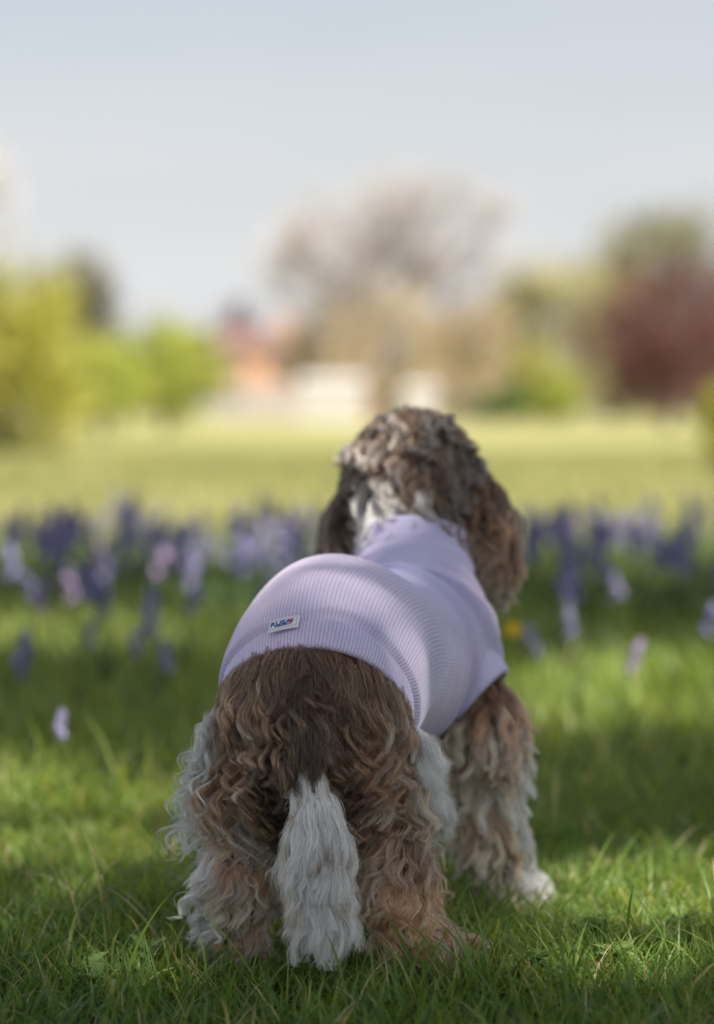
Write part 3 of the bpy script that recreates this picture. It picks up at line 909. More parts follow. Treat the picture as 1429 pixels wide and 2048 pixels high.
# ------------------------------------------------------------------ coat
DB = np.array([.048, .026, .017]); MBR = np.array([.150, .078, .043]); GO = np.array([.54, .33, .195]); TAN = np.array([.74, .42, .24])
CR = np.array([.74, .63, .51]); WH = np.array([.90, .88, .85]); GR = np.array([.46, .41, .38]); GB = np.array([.19, .125, .09])
REG = [p[4] for p in PR]
v0_, v1_, v2_ = Vb[Fb[:, 0]], Vb[Fb[:, 1]], Vb[Fb[:, 2]]; v3_ = Vb[Fb[:, 3]]
area = .5 * (np.linalg.norm(np.cross(v1_ - v0_, v2_ - v0_), axis=1) + np.linalg.norm(np.cross(v2_ - v0_, v3_ - v0_), axis=1))
HEM_C, HEM_N = cs_[0], ns_[0]
COL_C, COL_N = cs_[-1], ns_[-1]
SL_C, SL_N = np.array([.126, 2.57, .229]), unit(np.array([.72, -.22, -.62]))

def sample_roots(n_):
    k = rng.choice(len(area), n_, p=area / area.sum())
    a, b2 = rng.random(n_), rng.random(n_)
    P = (v0_[k] * (1 - a)[:, None] + v1_[k] * a[:, None]) * (1 - b2)[:, None] + (v3_[k] * (1 - a)[:, None] + v2_[k] * a[:, None]) * b2[:, None]
    D = d_prims(P, PR)
    reg = np.array(REG)[D.argmin(0)]
    return P, reg

DOWN = np.array([0, 0, -1.0])
def grow(P, N, L, comb, stiff, curl_r, curl_w, n_pt, drop, seed, collide=True):
    "lock centre lines (m, n_pt, 3); direction and wave phase vary smoothly over the coat so neighbours flow together"
    m = len(P); ds = L / (n_pt - 1)
    d = unit(N * stiff[:, None] + comb)
    ph = 3.4 * vnoise(P * 26, seed + 60) + rng.normal(0, .4, m)
    hand = np.where(vnoise(P * 18, seed + 61) + rng.normal(0, .12, m) > 0, 1, -1)
    hook = np.where(rng.random(m) < .45, rng.uniform(.25, .6, m), .1)
    x = P.copy(); TRK = [x.copy()]
    for i in range(1, n_pt):
        d = unit(d + DOWN * (drop * ds)[:, None] * 22 + rng.normal(size=(m, 3)) * .03)
        x = x + d * ds[:, None]
        if collide and i > 1:
            dd = sdf(x); mk = dd < .004
            if mk.any():
                g = grad(x[mk], sdf); x[mk] += g * (.004 - dd[mk])[:, None]
                d[mk] = unit(d[mk] - np.minimum((d[mk] * g).sum(1, keepdims=True), 0) * g)
        TRK.append(x.copy())
    X = np.stack(TRK, 1)
    T = unit(np.gradient(X, axis=1))
    A = unit(np.cross(T, N[:, None] + 1e-3)); B = np.cross(A, T)          # A sideways in the coat, B outwards
    s_ = np.arange(n_pt)[None] * ds[:, None]
    tt = s_ / L[:, None]
    w = (tt + hook[:, None] * tt ** 4) * (L / curl_w)[:, None] * 6.283 * hand[:, None] + ph[:, None]
    env = np.clip(tt / .6, 0, 1) ** .9
    X = X + (curl_r[:, None] * env)[..., None] * ((np.cos(w) - np.cos(ph)[:, None])[..., None] * A + (np.sin(w) - np.sin(ph)[:, None])[..., None] * B * .65)
    if collide:
        f = X.reshape(-1, 3); dd = sdf(f); mk = dd < .003; mk[::n_pt] = False
        if mk.any():
            g = grad(f[mk], sdf); f[mk] += g * (.003 - dd[mk])[:, None]
        X = f.reshape(m, n_pt, 3)
    return X, A, B, s_

def strands(X, A, B, L, per, width, taper, frizz, colr, colt, rad, cvar=.22, nsub=5, fly_p=.08):
    "expand lock centre lines into hairs gathered in a few wisps per lock; returns points, colours, radius"
    m, n_pt, _ = X.shape
    k = np.repeat(np.arange(m), per); n_ = len(k)
    t_ = np.linspace(0, 1, n_pt)[None]
    sr = np.sqrt(rng.random((m, nsub))) * width[:, None]; sa = rng.random((m, nsub)) * 6.283
    sph = rng.random((m, nsub)) * 6.283; sl = np.clip(rng.normal(.95, .16, (m, nsub)), .5, 1.1)
    scv = np.exp(rng.normal(0, cvar * .8, (m, nsub)))
    j = rng.integers(0, nsub, n_)
    prof1 = 1 - (1 - taper[k])[:, None] * t_ ** 1.0
    swirl = .9 * np.sin(3.5 * t_ + sph[k, j][:, None]) * t_
    ox = (sr[k, j] * np.cos(sa[k, j]))[:, None] * prof1 + width[k][:, None] * .45 * swirl
    oy = (sr[k, j] * np.sin(sa[k, j]))[:, None] * prof1
    # hair inside its wisp
    hr = np.sqrt(rng.random(n_)) * width[k] * .62; han = rng.random(n_) * 6.283
    prof2 = (1 - t_) ** .8 * .80 + .20
    fly = rng.random(n_) < fly_p
    wob = np.where(fly, 3.6, .55 + .5 * rng.random(n_)) * frizz[k]
    an2 = rng.random(n_) * 6.283; fr = rng.uniform(.5, 1.5, n_)
    ox = ox + (hr * np.cos(han))[:, None] * prof2 + wob[:, None] * t_ ** 1.4 * np.sin(fr[:, None] * t_ * 6.283 + an2[:, None])
    oy = oy + (hr * np.sin(han))[:, None] * prof2 + wob[:, None] * t_ ** 1.4 * np.cos(fr[:, None] * t_ * 5.9 + an2[:, None] * 1.7)
    Ls = np.clip(sl[k, j] * rng.normal(.96, .07, n_), .35, 1.0)
    u = np.clip(t_ * Ls[:, None], 0, 1) * (n_pt - 1); i = np.minimum(u.astype(int), n_pt - 2); fr_ = (u - i)[..., None]
    ar_ = np.arange(n_)[:, None]
    Xk, Ak, Bk = X[k], A[k], B[k]
    pick = lambda Q: Q[ar_, i] * (1 - fr_) + Q[ar_, i + 1] * fr_
    Pt = pick(Xk) + ox[..., None] * pick(Ak) + oy[..., None] * pick(Bk)
    cv = (np.exp(rng.normal(0, cvar * .6, n_)) * scv[k, j] * np.exp(rng.normal(0, .22 if cvar > .2 else .05, m))[k])[:, None, None]
    tc_ = np.clip(t_ * 1.35 - .12, 0, 1)[..., None]
    C = np.clip((colr[k][:, None] * (1 - tc_) + colt[k][:, None] * tc_) * cv, .004, .90)
    Rr = rad[k][:, None] * (1 - .75 * t_ ** 2) * np.ones((n_, 1))
    return Pt, C, Rr

M_hair = bpy.data.materials.new("dog_hair"); M_hair.use_nodes = True
nt = M_hair.node_tree
hb = nt.nodes.get("Principled BSDF")
ha = nt.nodes.new("ShaderNodeAttribute"); ha.attribute_name = 'hair_color'
nt.links.new(ha.outputs['Color'], hb.inputs['Base Color'])
hb.inputs['Roughness'].default_value = .36; hb.inputs['Specular IOR Level'].default_value = .55
hb.inputs['Anisotropic'].default_value = .6
hb.inputs['Sheen Weight'].default_value = .12
hp = nt.nodes.new("ShaderNodeBsdfHairPrincipled"); hp.parametrization = 'COLOR'
hp.inputs['Roughness'].default_value = .28; hp.inputs['Radial Roughness'].default_value = .5
nt.links.new(ha.outputs['Color'], hp.inputs['Color'])
hm_ = nt.nodes.new("ShaderNodeMixShader"); hm_.inputs['Fac'].default_value = .38
nt.links.new(hb.outputs['BSDF'], hm_.inputs[1]); nt.links.new(hp.outputs[0], hm_.inputs[2])
nt.links.new(hm_.outputs['Shader'], nt.nodes['Material Output'].inputs['Surface'])

def make_curves(name, Pt, C, Rr, parent):
    n_, n_pt, _ = Pt.shape
    cu = bpy.data.hair_curves.new(name)
    cu.add_curves([n_pt] * n_)
    cu.attributes['position'].data.foreach_set('vector', (Pt - OFF).astype(np.float32).ravel())
    ra = cu.attributes.get('radius') or cu.attributes.new('radius', 'FLOAT', 'POINT')
    ra.data.foreach_set('value', Rr.astype(np.float32).ravel())
    ca = cu.attributes.new('hair_color', 'FLOAT_COLOR', 'POINT')
    C4 = np.concatenate([C, np.ones(C.shape[:2] + (1,))], -1)
    ca.data.foreach_set('color', C4.astype(np.float32).ravel())
    cu.materials.append(M_hair)
    o = bpy.data.objects.new(name, cu); COL.objects.link(o); o.parent = parent
    return o

def mixc(a, b, t_): return a + (b - a) * np.clip(t_, 0, 1)[:, None]
def full(c, n_): return np.repeat(np.asarray(c)[None], n_, 0)

def px_world(P):
    "photo pixel of world points - only used to place coat markings at design time"
    return P[:, 0] / P[:, 1] * FPX + 714.5, 820 + (CAM_Z - P[:, 2]) / P[:, 1] * FPX

def coat_part(name, regs, n_lock, spec, keep=None):
    P, reg = sample_roots(n_lock * 30)
    ok = np.isin(reg, regs)
    if keep is not None: ok &= keep(P)
    P = P[ok][:n_lock]; reg = reg[ok][:n_lock]
    if len(P) < n_lock * .95: print("few roots", name, len(P), n_lock)
    m = len(P); N = grad(P, sdf)
    q = spec(P, N, reg)
    per = int(q.get('per', 22) * 2.5)
    X, A, B, s_ = grow(P, N, q['L'], q['comb'], q['stiff'], q['cr'], q['cw'], q.get('npt', 16), q['drop'], 1)
    Pt, C, Rr = strands(X, A, B, q['L'], per, q['w'], q['taper'], q['frizz'], q['c0'], q['c1'], q.get('rad', np.full(m, .000205)), q.get('cvar', .22), q.get('nsub', 8), q.get('fly', .08))
    return make_curves(name, Pt, C, Rr, dog)

behind_hem = lambda P: ((P - HEM_C) @ HEM_N) < -.004
def flow(P, amp, f, seed, rnd=.10):
    return amp * np.stack([vnoise(P * f, seed), vnoise(P * f, seed + 1), .6 * vnoise(P * f, seed + 2)], 1) + rng.normal(size=P.shape) * rnd
def U(m, a, b_): return rng.uniform(a, b_, m)

# rump: short near the hem, long dark locks over the tail root
def sp_rump(P, N, reg):
    m = len(P); h = -((P - HEM_C) @ HEM_N)
    px, py = px_world(P)
    L = np.clip(.026 + h * .62, .024, .072) * U(m, .8, 1.15)
    comb = np.array([0, -.55, -1.0]) + np.stack([np.sign(P[:, 0] + .043) * np.clip(np.abs(P[:, 0] + .043) - .02, 0, 1) * 5, np.zeros(m), np.zeros(m)], 1) + flow(P, .45, 30, 200)
    dark = np.exp(-((px - 610) / 75) ** 2) * np.clip((py - 1330) / 90, 0, 1)
    base = mixc(full(MBR * 1.15, m), full(DB, m), dark * 1.7 + .25 * vnoise(P * 60, 3))
    base = mixc(base, full(GO * .5, m), (np.abs(px - 610) > 70) * (.25 + .45 * (vnoise(P * 45, 5) > .1)))
    tip = mixc(base * 1.2, full(GO, m), (np.abs(px - 610) > 72) * .6 * (rng.random(m) < .6))
    bl = (rng.random(m) < .16) & (dark < .3); tip = np.where(bl[:, None], CR * .7, tip)
    white = (px < 455) * (py > 1385)
    base = mixc(base, full(WH * .9, m), white * 1.0); tip = mixc(tip, full(WH, m), white * 1.0)
    return dict(L=L, comb=comb, stiff=U(m, .08, .28) + np.clip(h * 2, 0, .2), cr=np.clip(h * .19, .001, .0080) * U(m, .7, 1.2), cw=U(m, .042, .06),
                drop=np.full(m, 1.0), w=U(m, .006, .0095), taper=U(m, .3, .7), frizz=U(m, .0006, .0018), c0=base, c1=tip, per=34, cvar=.34)
outside = lambda P: behind_hem(P) | (f_tor(P) > .004)
coat_part("rump_fur", ['rump', 'torso'], 520, sp_rump, behind_hem)

def sp_under(P, N, reg):
    m = len(P); px, py = px_world(P); h = -((P - HEM_C) @ HEM_N)
    comb = np.array([0, -.6, -1.0]) + flow(P, .3, 40, 260)
    dark = np.exp(-((px - 615) / 80) ** 2) * np.clip((py - 1330) / 70, 0, 1)
    base = mixc(full(MBR * 1.1, m), full(DB, m), dark * 1.6 + .2 * vnoise(P * 60, 3)); tip = base * 1.25
    return dict(L=U(m, .016, .026) + np.clip(h * .15, 0, .012), comb=comb, stiff=U(m, .05, .16), cr=U(m, .0003, .0012), cw=U(m, .03, .05), drop=np.full(m, 1.0), npt=8,
                w=U(m, .004, .007), taper=U(m, .6, 1.0), frizz=U(m, .0005, .0015), c0=base, c1=tip, per=16, cvar=.3)
coat_part("rump_undercoat", ['rump', 'torso', 'tail'], 800, sp_under, lambda P: (((P - HEM_C) @ HEM_N) < .008) & (P[:, 2] > .235))
# thighs
def sp_thigh(P, N, reg):
    m = len(P); px, py = px_world(P); left = np.array([r.endswith('_l') for r in reg])
    L = U(m, .052, .082)
    out = np.where(left, -1.0, 1.0)
    comb = np.array([0, -.45, -.85]) + flow(P, .6, 32, 210)
    comb[:, 0] += np.where(N[:, 0] * out > .3, .28 * out, 0)
    nz_ = vnoise(P * 45, 8)
    base = mixc(full(MBR, m), full(GO * .7, m), .4 + .6 * nz_); tip = mixc(full(GO * 1.05, m), full(CR * .9, m), .25 + .6 * nz_)
    bl = rng.random(m) < .26; tip = np.where(bl[:, None], CR * .85, tip); base = np.where((bl & (rng.random(m) < .5))[:, None], GO * .8, base)
    # left flank and lower thigh cream to white
    wl = left & ((px < 474 + 12 * nz_) | (py > 1590 + 30 * nz_))
    base = np.where(wl[:, None], CR * .95, base); tip = np.where(wl[:, None], WH, tip)
    # left inner thigh mixed
    wi = left & (px > 520) & (py > 1480)
    base = np.where(wi[:, None], CR * .75, base); tip = np.where(wi[:, None], CR, tip)
    # right outer flank grey white
    wr = (~left) & ((px > 800 + 10 * nz_) | (N[:, 0] > .80)) & (px > 770)
    base = np.where(wr[:, None], WH, base); tip = np.where(wr[:, None], WH, tip)
    L = np.where(wr, L * .72, L); comb[wr, 0] += .45; comb[wr, 2] += .25; L = np.where(wl & (px < 480), L * .64, L)
    dk = (~left) & (~wr) & (px > 765) & (py < 1500)
    base = np.where(dk[:, None], GB * .8, base)
    cr = np.where(wr, .003, .0074) * U(m, .7, 1.3)
    return dict(L=L, comb=comb, stiff=U(m, .25, .6), cr=cr, cw=U(m, .042, .062), drop=U(m, .7, 1.2), w=np.where(wr, .009, U(m, .0055, .0085)),
                taper=U(m, .25, .8), frizz=np.where(wr, .0035, U(m, .0006, .0016)), c0=base, c1=tip, per=30, cvar=.34)
coat_part("left_thigh_fur", ['thigh_l'], 400, sp_thigh, outside)
coat_part("right_thigh_fur", ['thigh_r'], 440, sp_thigh, outside)

# lower hind legs
def sp_shank(P, N, reg):
    m = len(P); px, py = px_world(P); left = np.array([r.endswith('_l') for r in reg]); toe = np.array([r.startswith('toe') for r in reg])
    foot = np.array([r.startswith('foot') for r in reg])
    nz_ = vnoise(P * 50, 18)
    L = np.where(toe, .016, np.where(foot, .032, .044)) * U(m, .75, 1.2)
    comb = np.array([0, -.1, -1.0]) + flow(P, .5, 38, 220)
    comb[:, 0] += np.where(left, np.where(N[:, 0] < 0, -.5, 0), 0)
    comb[toe] = np.where(left[toe][:, None], np.array([-.1, .6, -.4]), np.array([1.0, -.2, -.4])) + rng.normal(size=(toe.sum(), 3)) * .2
    base = np.where(left[:, None], TAN * .85, TAN * .9); tip = np.where(left[:, None], CR * .95, mixc(full(TAN * 1.3, m), full(CR, m), .35 + .5 * nz_))
    outer = left & ((px < 446 + 10 * nz_) | (py < 1660))
    base = np.where(outer[:, None], CR, base); tip = np.where(outer[:, None], WH, tip)
    r1 = (~left) & (py < 1740)
    base = np.where(r1[:, None], mixc(full(MBR, m), full(GO, m), .5 + nz_), base); tip = np.where(r1[:, None], mixc(full(GO, m), full(CR, m), .3 + .5 * nz_), tip)
    r2 = (~left) & (px > 855) & ~toe
    base = np.where(r2[:, None], CR * .85, base); tip = np.where(r2[:, None], CR * 1.1, tip)
    return dict(L=L, comb=comb, stiff=np.where(toe, .25, U(m, .25, .6)), cr=np.where(toe, .001, .0042) * U(m, .6, 1.3), cw=U(m, .036, .055), drop=U(m, .6, 1.1),
                w=U(m, .005, .0075), taper=U(m, .25, .7), frizz=U(m, .0005, .0014), c0=base, c1=tip, per=30, cvar=.3)
coat_part("left_hind_leg_fur", ['shank_l', 'foot_l', 'toe_l'], 330, sp_shank)
coat_part("right_hind_leg_fur", ['shank_r', 'foot_r', 'toe_r'], 350, sp_shank)

# front legs
def sp_fore(P, N, reg):
    m = len(P); px, py = px_world(P); paw = np.array([r.startswith('paw') for r in reg]); nz_ = vnoise(P * 50, 28)
    L = np.where(paw, .020, .042) * U(m, .75, 1.25)
    comb = np.array([-.25, -.5, -.9]) + flow(P, .4, 32, 230)
    comb[:, 0] += np.where(N[:, 0] > .4, .5, 0)
    comb[paw] += np.array([.7, .3, 0])
    base = mixc(full(TAN, m), full(CR * .9, m), .45 + .6 * nz_); tip = mixc(full(CR * 1.1, m), full(TAN * 1.3, m), .35 - .4 * nz_)
    up_ = P[:, 2] > .215; base = np.where(up_[:, None], MBR * 1.6, base); tip = np.where(up_[:, None], TAN, tip)
    base = base * np.where(P[:, 2] < .19, 1.15, 1)[:, None]
    bl = rng.random(m) < .3; tip = np.where(bl[:, None], CR * 1.1, tip)
    ed = (N[:, 0] > .82) & (P[:, 2] < .19); base = np.where(ed[:, None], CR, base); tip = np.where(ed[:, None], WH, tip)
    tw = paw & (P[:, 0] > .170); base = np.where(tw[:, None], WH * .9, base); tip = np.where(tw[:, None], WH, tip)
    return dict(L=L, comb=comb, stiff=np.where(paw, .2, U(m, .25, .6)), cr=.0034 * U(m, .6, 1.3), cw=U(m, .045, .065), drop=U(m, .6, 1.0),
                w=U(m, .005, .008), taper=U(m, .2, .6), frizz=U(m, .0005, .0013), c0=base, c1=tip, per=24, cvar=.25)
in_sleeve = lambda P: ((P - SL_C) @ SL_N > .002) | (P[:, 2] < .195)
coat_part("right_front_leg_fur", ['fore_r', 'paw_r'], 380, sp_fore, in_sleeve)
coat_part("left_front_leg_fur", ['fore_l', 'paw_l'], 200, sp_fore, lambda P: P[:, 2] < .19)

# tail plume
def sp_tail(P, N, reg):
    m = len(P); z = P[:, 2]
    L = np.clip(.030 + (.255 - z) * .42, .028, .066) * U(m, .75, 1.15)
    comb = np.array([.03, -.12, -1.0]) + flow(P, .12, 30, 240, .06)
    comb[:, 0] += N[:, 0] * np.where(z > .2, .0, .10)
    base = full(WH, m); tip = full(WH, m)
    dk = (z > .222) & (rng.random(m) < np.clip((z - .222) / .014, 0, 1.1)); base = np.where(dk[:, None], DB * 1.2, base); tip = np.where(dk[:, None], DB * 1.6, tip)
    dk2 = (z > .17) & (rng.random(m) < .10); tip = np.where(dk2[:, None], GB, tip)
    side = (np.abs(N[:, 0]) > .8) & (z < .2) & (rng.random(m) < .35); tip = np.where(side[:, None], CR, tip)
    return dict(L=L, comb=comb, stiff=np.where(z > .19, .05, U(m, .10, .22)), cr=np.where(z > .19, .001, U(m, .002, .0055)), cw=U(m, .06, .10), drop=U(m, .5, 1.0), w=np.where(z > .19, .003, U(m, .004, .008)), nsub=16, fly=.20,
                taper=U(m, .7, 1.5), frizz=U(m, .0008, .0024), c0=base, c1=tip, per=40, cvar=.19, npt=18)
coat_part("tail_fur", ['tail'], 360, sp_tail)

# head, nape
def sp_head(P, N, reg):
    m = len(P); px, py = px_world(P); nz_ = vnoise(P * 55, 38); nz2 = vnoise(P * 110, 39)
    muz = np.array([r == 'muzzle' for r in reg])
    L = np.where(muz, .010, .034) * U(m, .7, 1.2)
    c = np.array([.062, 2.74, .50])
    # hair falls from the crown outwards and down, with a swirl
    rad_ = P - c; comb = unit(rad_ * np.array([1.0, .3, .4]) + 1e-5) * .8 + np.array([.12, -.2, -.7]) + np.stack([.6 * vnoise(P * 30, 40), 0 * nz_, .4 * vnoise(P * 30, 41)], 1)
    top_ = N[:, 2] > .55; comb[top_] = np.array([.25, -.9, -.15]) + flow(P, .5, 34, 270)[top_]; L = np.where(top_, L * .8, L)
    base = mixc(full(GB * .75, m), full(DB * 1.1, m), .5 + nz_); tip = mixc(full(GR * .60, m), full(GO * .42, m), .5 + nz2); dkl = (px < 735) & (py < 1000); tip = np.where(dkl[:, None], GB * .95, tip)
    nape = (py > 990 + 25 * nz_) & (px < 850 + 20 * nz2) & (px > 715); nape |= (py > 950) & (px > 730) & (px < 790)
    base = np.where(nape[:, None], GR * 1.3, base); tip = np.where(nape[:, None], WH * .85, tip)
    top = (py < 905) & (px > 720) & (px < 800); tip = np.where(top[:, None], GR * 1.2, tip)
    return dict(L=L, comb=comb, stiff=np.where(muz | top_, .12, U(m, .25, .6)), cr=np.where(muz, .0003, .0040) * U(m, .5, 1.3), cw=U(m, .036, .055), drop=U(m, .5, 1.0),
                w=U(m, .005, .0075), taper=U(m, .25, .6), frizz=U(m, .0006, .0014), c0=base, c1=tip, per=26, cvar=.21)
coat_part("head_fur", ['head', 'muzzle', 'neck'], 560, sp_head, lambda P: ((P - COL_C) @ COL_N) > -.012)

def sp_ear(P, N, reg):
    m = len(P); nz_ = vnoise(P * 60, 48); right = np.array([r == 'ear_r' for r in reg])
    L = np.clip(.034 + (.47 - P[:, 2]) * .26, .03, .054) * U(m, .8, 1.2)
    comb = np.array([0, 0, -1.0]) + flow(P, .3, 36, 250)
    comb[:, 0] += np.where(right, .46, -.12)
    base = mixc(full(DB * 1.1, m), full(MBR, m), .5 + nz_); tip = mixc(full(GO * .85, m), full(CR * .62, m), .5 + nz_)
    hi_ = P[:, 2] > .44; tip = np.where(hi_[:, None], MBR * 1.1, tip)
    return dict(L=L, comb=comb, stiff=U(m, .25, .6), cr=.0042 * U(m, .6, 1.3), cw=U(m, .038, .055), drop=U(m, .7, 1.1), w=U(m, .005, .0075), cvar=.3,
                taper=U(m, .25, .6), frizz=U(m, .0006, .0016), c0=base, c1=tip, per=26)
coat_part("left_ear_fur", ['ear_l'], 170, sp_ear)
coat_part("right_ear_fur", ['ear_r'], 320, sp_ear)

# loose single curls standing off the coat, and the dark curtain of hair on both sides of the tail root
def sp_loose(P, N, reg):
    m = len(P); q = sp_thigh(P, N, reg)
    q['L'] = U(m, .060, .100); q['stiff'] = U(m, .7, 1.3); q['cr'] = U(m, .006, .013); q['cw'] = U(m, .045, .07)
    q['w'] = U(m, .0015, .0035); q['taper'] = U(m, .5, 1.4); q['frizz'] = U(m, .001, .004); q['per'] = 7; q['nsub'] = 3; q['rad'] = np.full(m, .00019)
    return q
coat_part("loose_curls", ['thigh_l', 'thigh_r'], 230, sp_loose, lambda P: outside(P) & (P[:, 1] < 2.37) & (px_world(P)[0] < 780))
def sp_wisp(P, N, reg):
    m = len(P); q = sp_shank(P, N, reg)
    q['L'] = U(m, .035, .065); q['stiff'] = U(m, .7, 1.3); q['cr'] = U(m, .003, .008); q['cw'] = U(m, .035, .06)
    q['w'] = U(m, .0015, .003); q['taper'] = U(m, .5, 1.3); q['frizz'] = U(m, .001, .003); q['per'] = 7; q['nsub'] = 3; q['rad'] = np.full(m, .00019)
    return q
coat_part("leg_wisps", ['shank_l', 'foot_l', 'shank_r', 'foot_r'], 170, sp_wisp)
def sp_curtain(P, N, reg):
    m = len(P); px, py = px_world(P)
    comb = np.array([0, -.35, -1.0]) + flow(P, .38, 42, 280); comb[:, 0] += np.sign(P[:, 0] + .043) * .10
    base = full(DB, m); tip = mixc(full(DB * 1.6, m), full(GO * .5, m), rng.random(m) ** 3)
    nearc = np.abs(P[:, 0] + .043) < .016
    return dict(L=np.where(nearc, .6, 1) * U(m, .055, .105), comb=comb, stiff=U(m, .1, .35), cr=U(m, .004, .0095), cw=U(m, .045, .07), drop=np.full(m, 1.0), npt=16,
                w=U(m, .004, .007), taper=U(m, .25, .7), frizz=U(m, .0008, .0022), c0=base, c1=tip, per=22, cvar=.34)
def short_of(fn, lo, hi):
    def g(P, N, reg):
        q = fn(P, N, reg); m = len(P)
        q['L'] = U(m, lo, hi); q['stiff'] = U(m, .1, .35); q['cr'] = U(m, .0005, .002); q['w'] = U(m, .004, .007); q['taper'] = U(m, .6, 1.0)
        q['per'] = 12; q['npt'] = 8; q['c1'] = q['c0'] * 1.2; q['cvar'] = .3
        return q
    return g
coat_part("front_leg_undercoat", ['fore_r', 'paw_r'], 420, short_of(sp_fore, .014, .022), in_sleeve)
coat_part("thigh_undercoat", ['thigh_l', 'thigh_r'], 520, short_of(sp_thigh, .016, .026), outside)
coat_part("hind_leg_undercoat", ['shank_l', 'foot_l', 'shank_r', 'foot_r', 'toe_l', 'toe_r'], 480, short_of(sp_shank, .012, .020))
coat_part("tail_curtain_fur", ['rump', 'torso', 'tail'], 180, sp_curtain, lambda P: behind_hem(P) & (np.abs(P[:, 0] + .043) < .040) & (P[:, 2] > .225) & ((np.abs(P[:, 0] + .043) > .010) | (P[:, 2] > .262)))
def sp_hunder(P, N, reg):
    m = len(P)
    base = mixc(full(DB * 1.2, m), full(GB, m), rng.random(m))
    comb = np.array([.1, -.5, -.8]) + flow(P, .5, 40, 290)
    return dict(L=U(m, .012, .020), comb=comb, stiff=U(m, .1, .3), cr=U(m, .0005, .0015), cw=U(m, .03, .05), drop=np.full(m, .8), npt=8, w=U(m, .004, .007),
                taper=U(m, .6, 1.0), frizz=U(m, .0005, .0015), c0=base, c1=base * 1.4, per=14, cvar=.3)
coat_part("head_undercoat", ['head', 'neck', 'ear_l', 'ear_r'], 650, sp_hunder, lambda P: ((P - COL_C) @ COL_N) > .0)
# ------------------------------------------------------------------ grass
M_grass = leaf_mat("grass_blade", [(0, (.05, .115, .028)), (.35, (.10, .19, .04)), (.7, (.20, .29, .06)), (.93, (.30, .37, .10)), (.96, (.42, .38, .20)), (1, (.52, .47, .30))], .42, .42, .35, (2.0, 1.65, .9, 1))
M_mead = leaf_mat("meadow_blade", [(0, (.22, .25, .09)), (.6, (.36, .36, .15)), (1, (.50, .46, .24))], .35, .6, .2)
FEET = np.array([(-.118, 2.318), (.058, 2.292), (.095, 2.305), (.158, 2.59), (.19, 2.61), (.03, 2.60), (-.12, 2.35)])

def scatter(n_, y0, y1, half, margin):
    y = np.sqrt(rng.random(n_) * (y1 ** 2 - y0 ** 2) + y0 ** 2)
    x = rng.uniform(-1, 1, n_) * (half * y + margin)
    return x, y
def grass(name, label, n_, y0, y1, h0, h1, w0, w1, margin, mat, nseg, tuft, bow=(.2, 1.5), straw=.03, avoid=True, half=.16, t0=.42):
    x, y = scatter(n_, y0, y1, half, margin)
    # gather blades in tufts
    nt_ = max(1, n_ // 14); tx, ty = scatter(nt_, y0, y1, half, margin); k = rng.integers(0, nt_, n_)
    pull = rng.random(n_) < .55
    x = np.where(pull, tx[k] + rng.normal(size=n_) * tuft, x); y = np.where(pull, ty[k] + rng.normal(size=n_) * tuft, y)
    P2 = np.stack([x, y], 1)
    hh = (h0 + (h1 - h0) * np.clip(.5 + .32 * vnoise(P2 * 4.2, 51) + .22 * rng.normal(size=n_), 0, 1.35))
    if avoid:
        dmin = np.min(np.linalg.norm(P2[:, None] - FEET[None], axis=2), axis=1)
        hh = hh * np.clip(.30 + dmin / .07, .3, 1)
    lean = np.abs(rng.normal(0, .32, n_)) + .05
    head = 6.283 * rng.random(n_)
    bend = rng.uniform(*bow, n_)
    w = rng.uniform(w0, w1, n_)
    tint = np.clip(t0 + .22 * vnoise(P2 * 2.7, 53) + rng.normal(0, .17, n_), 0, .93)
    tint = np.where(rng.random(n_) < straw, rng.uniform(.95, 1, n_), tint)
    base = np.stack([x, y, ground_z(x, y) - .003], 1)
    V, F, T = blades(base, hh, w, lean, head, bend, nseg, tint, rng.normal(0, .6, n_))
    me = mesh_np(name, V, F); add_attr(me, 'tint', T)
    o = link(name, me, mat); tag(o, label, kind='stuff'); return o
grass("lawn_grass", "short green lawn grass around the dog's paws", 62000, 1.75, 3.5, .014, .062, .0014, .0036, .25, M_grass, 4, .018, t0=.46, straw=.05)
grass("long_grass", "longer soft grass behind the dog", 50000, 3.2, 9.5, .05, .14, .003, .0065, .3, M_grass, 3, .05, avoid=False, t0=.70)
grass("meadow_grass", "yellow green meadow grass in the sun", 60000, 8.2, 34, .04, .11, .010, .022, .6, M_mead, 2, .2, avoid=False)
grass("tall_blade_grass", "scattered tall thin grass blades standing above the lawn", 3000, 1.85, 3.6, .05, .115, .0018, .0046, .15, M_grass, 6, .03, bow=(.5, 1.9), straw=.12)

# broad lawn weeds: rosettes with lobed leaves
M_weed = leaf_mat("weed_leaf", [(0, (.11, .20, .05)), (1, (.22, .32, .09))], .35, .5, .35)
def lobed_leaf(L, w, lobes=5):
    out = []; n_ = lobes * 2 + 1
    for i in range(n_ + 1):
        t_ = i / n_; env = math.sin(math.pi * min(1, t_ * .9 + .12)) * w
        out.append((t_ * L, env * (1.0 if i % 2 else .55)))
    V = []; 
    for (x, y) in out: V += [(x, -y, .12 * L * math.sin(t_ * 2) + .25 * y), (x, 0, .35 * x - .9 * x * x / L * .6), (x, y, .25 * y)]
    for i, (x, y) in enumerate(out):
        zc = .45 * x - .5 * x * x / L
        V[3 * i] = (x - .3 * y, -y, zc + .2 * y); V[3 * i + 1] = (x, 0, zc); V[3 * i + 2] = (x - .3 * y, y, zc + .2 * y)
    F = []
    for i in range(len(out) - 1):
        a0 = 3 * i; F += [(a0, a0 + 1, a0 + 4, a0 + 3), (a0 + 1, a0 + 2, a0 + 5, a0 + 4)]
    return np.array(V), np.array(F)
leaf_meshes = []
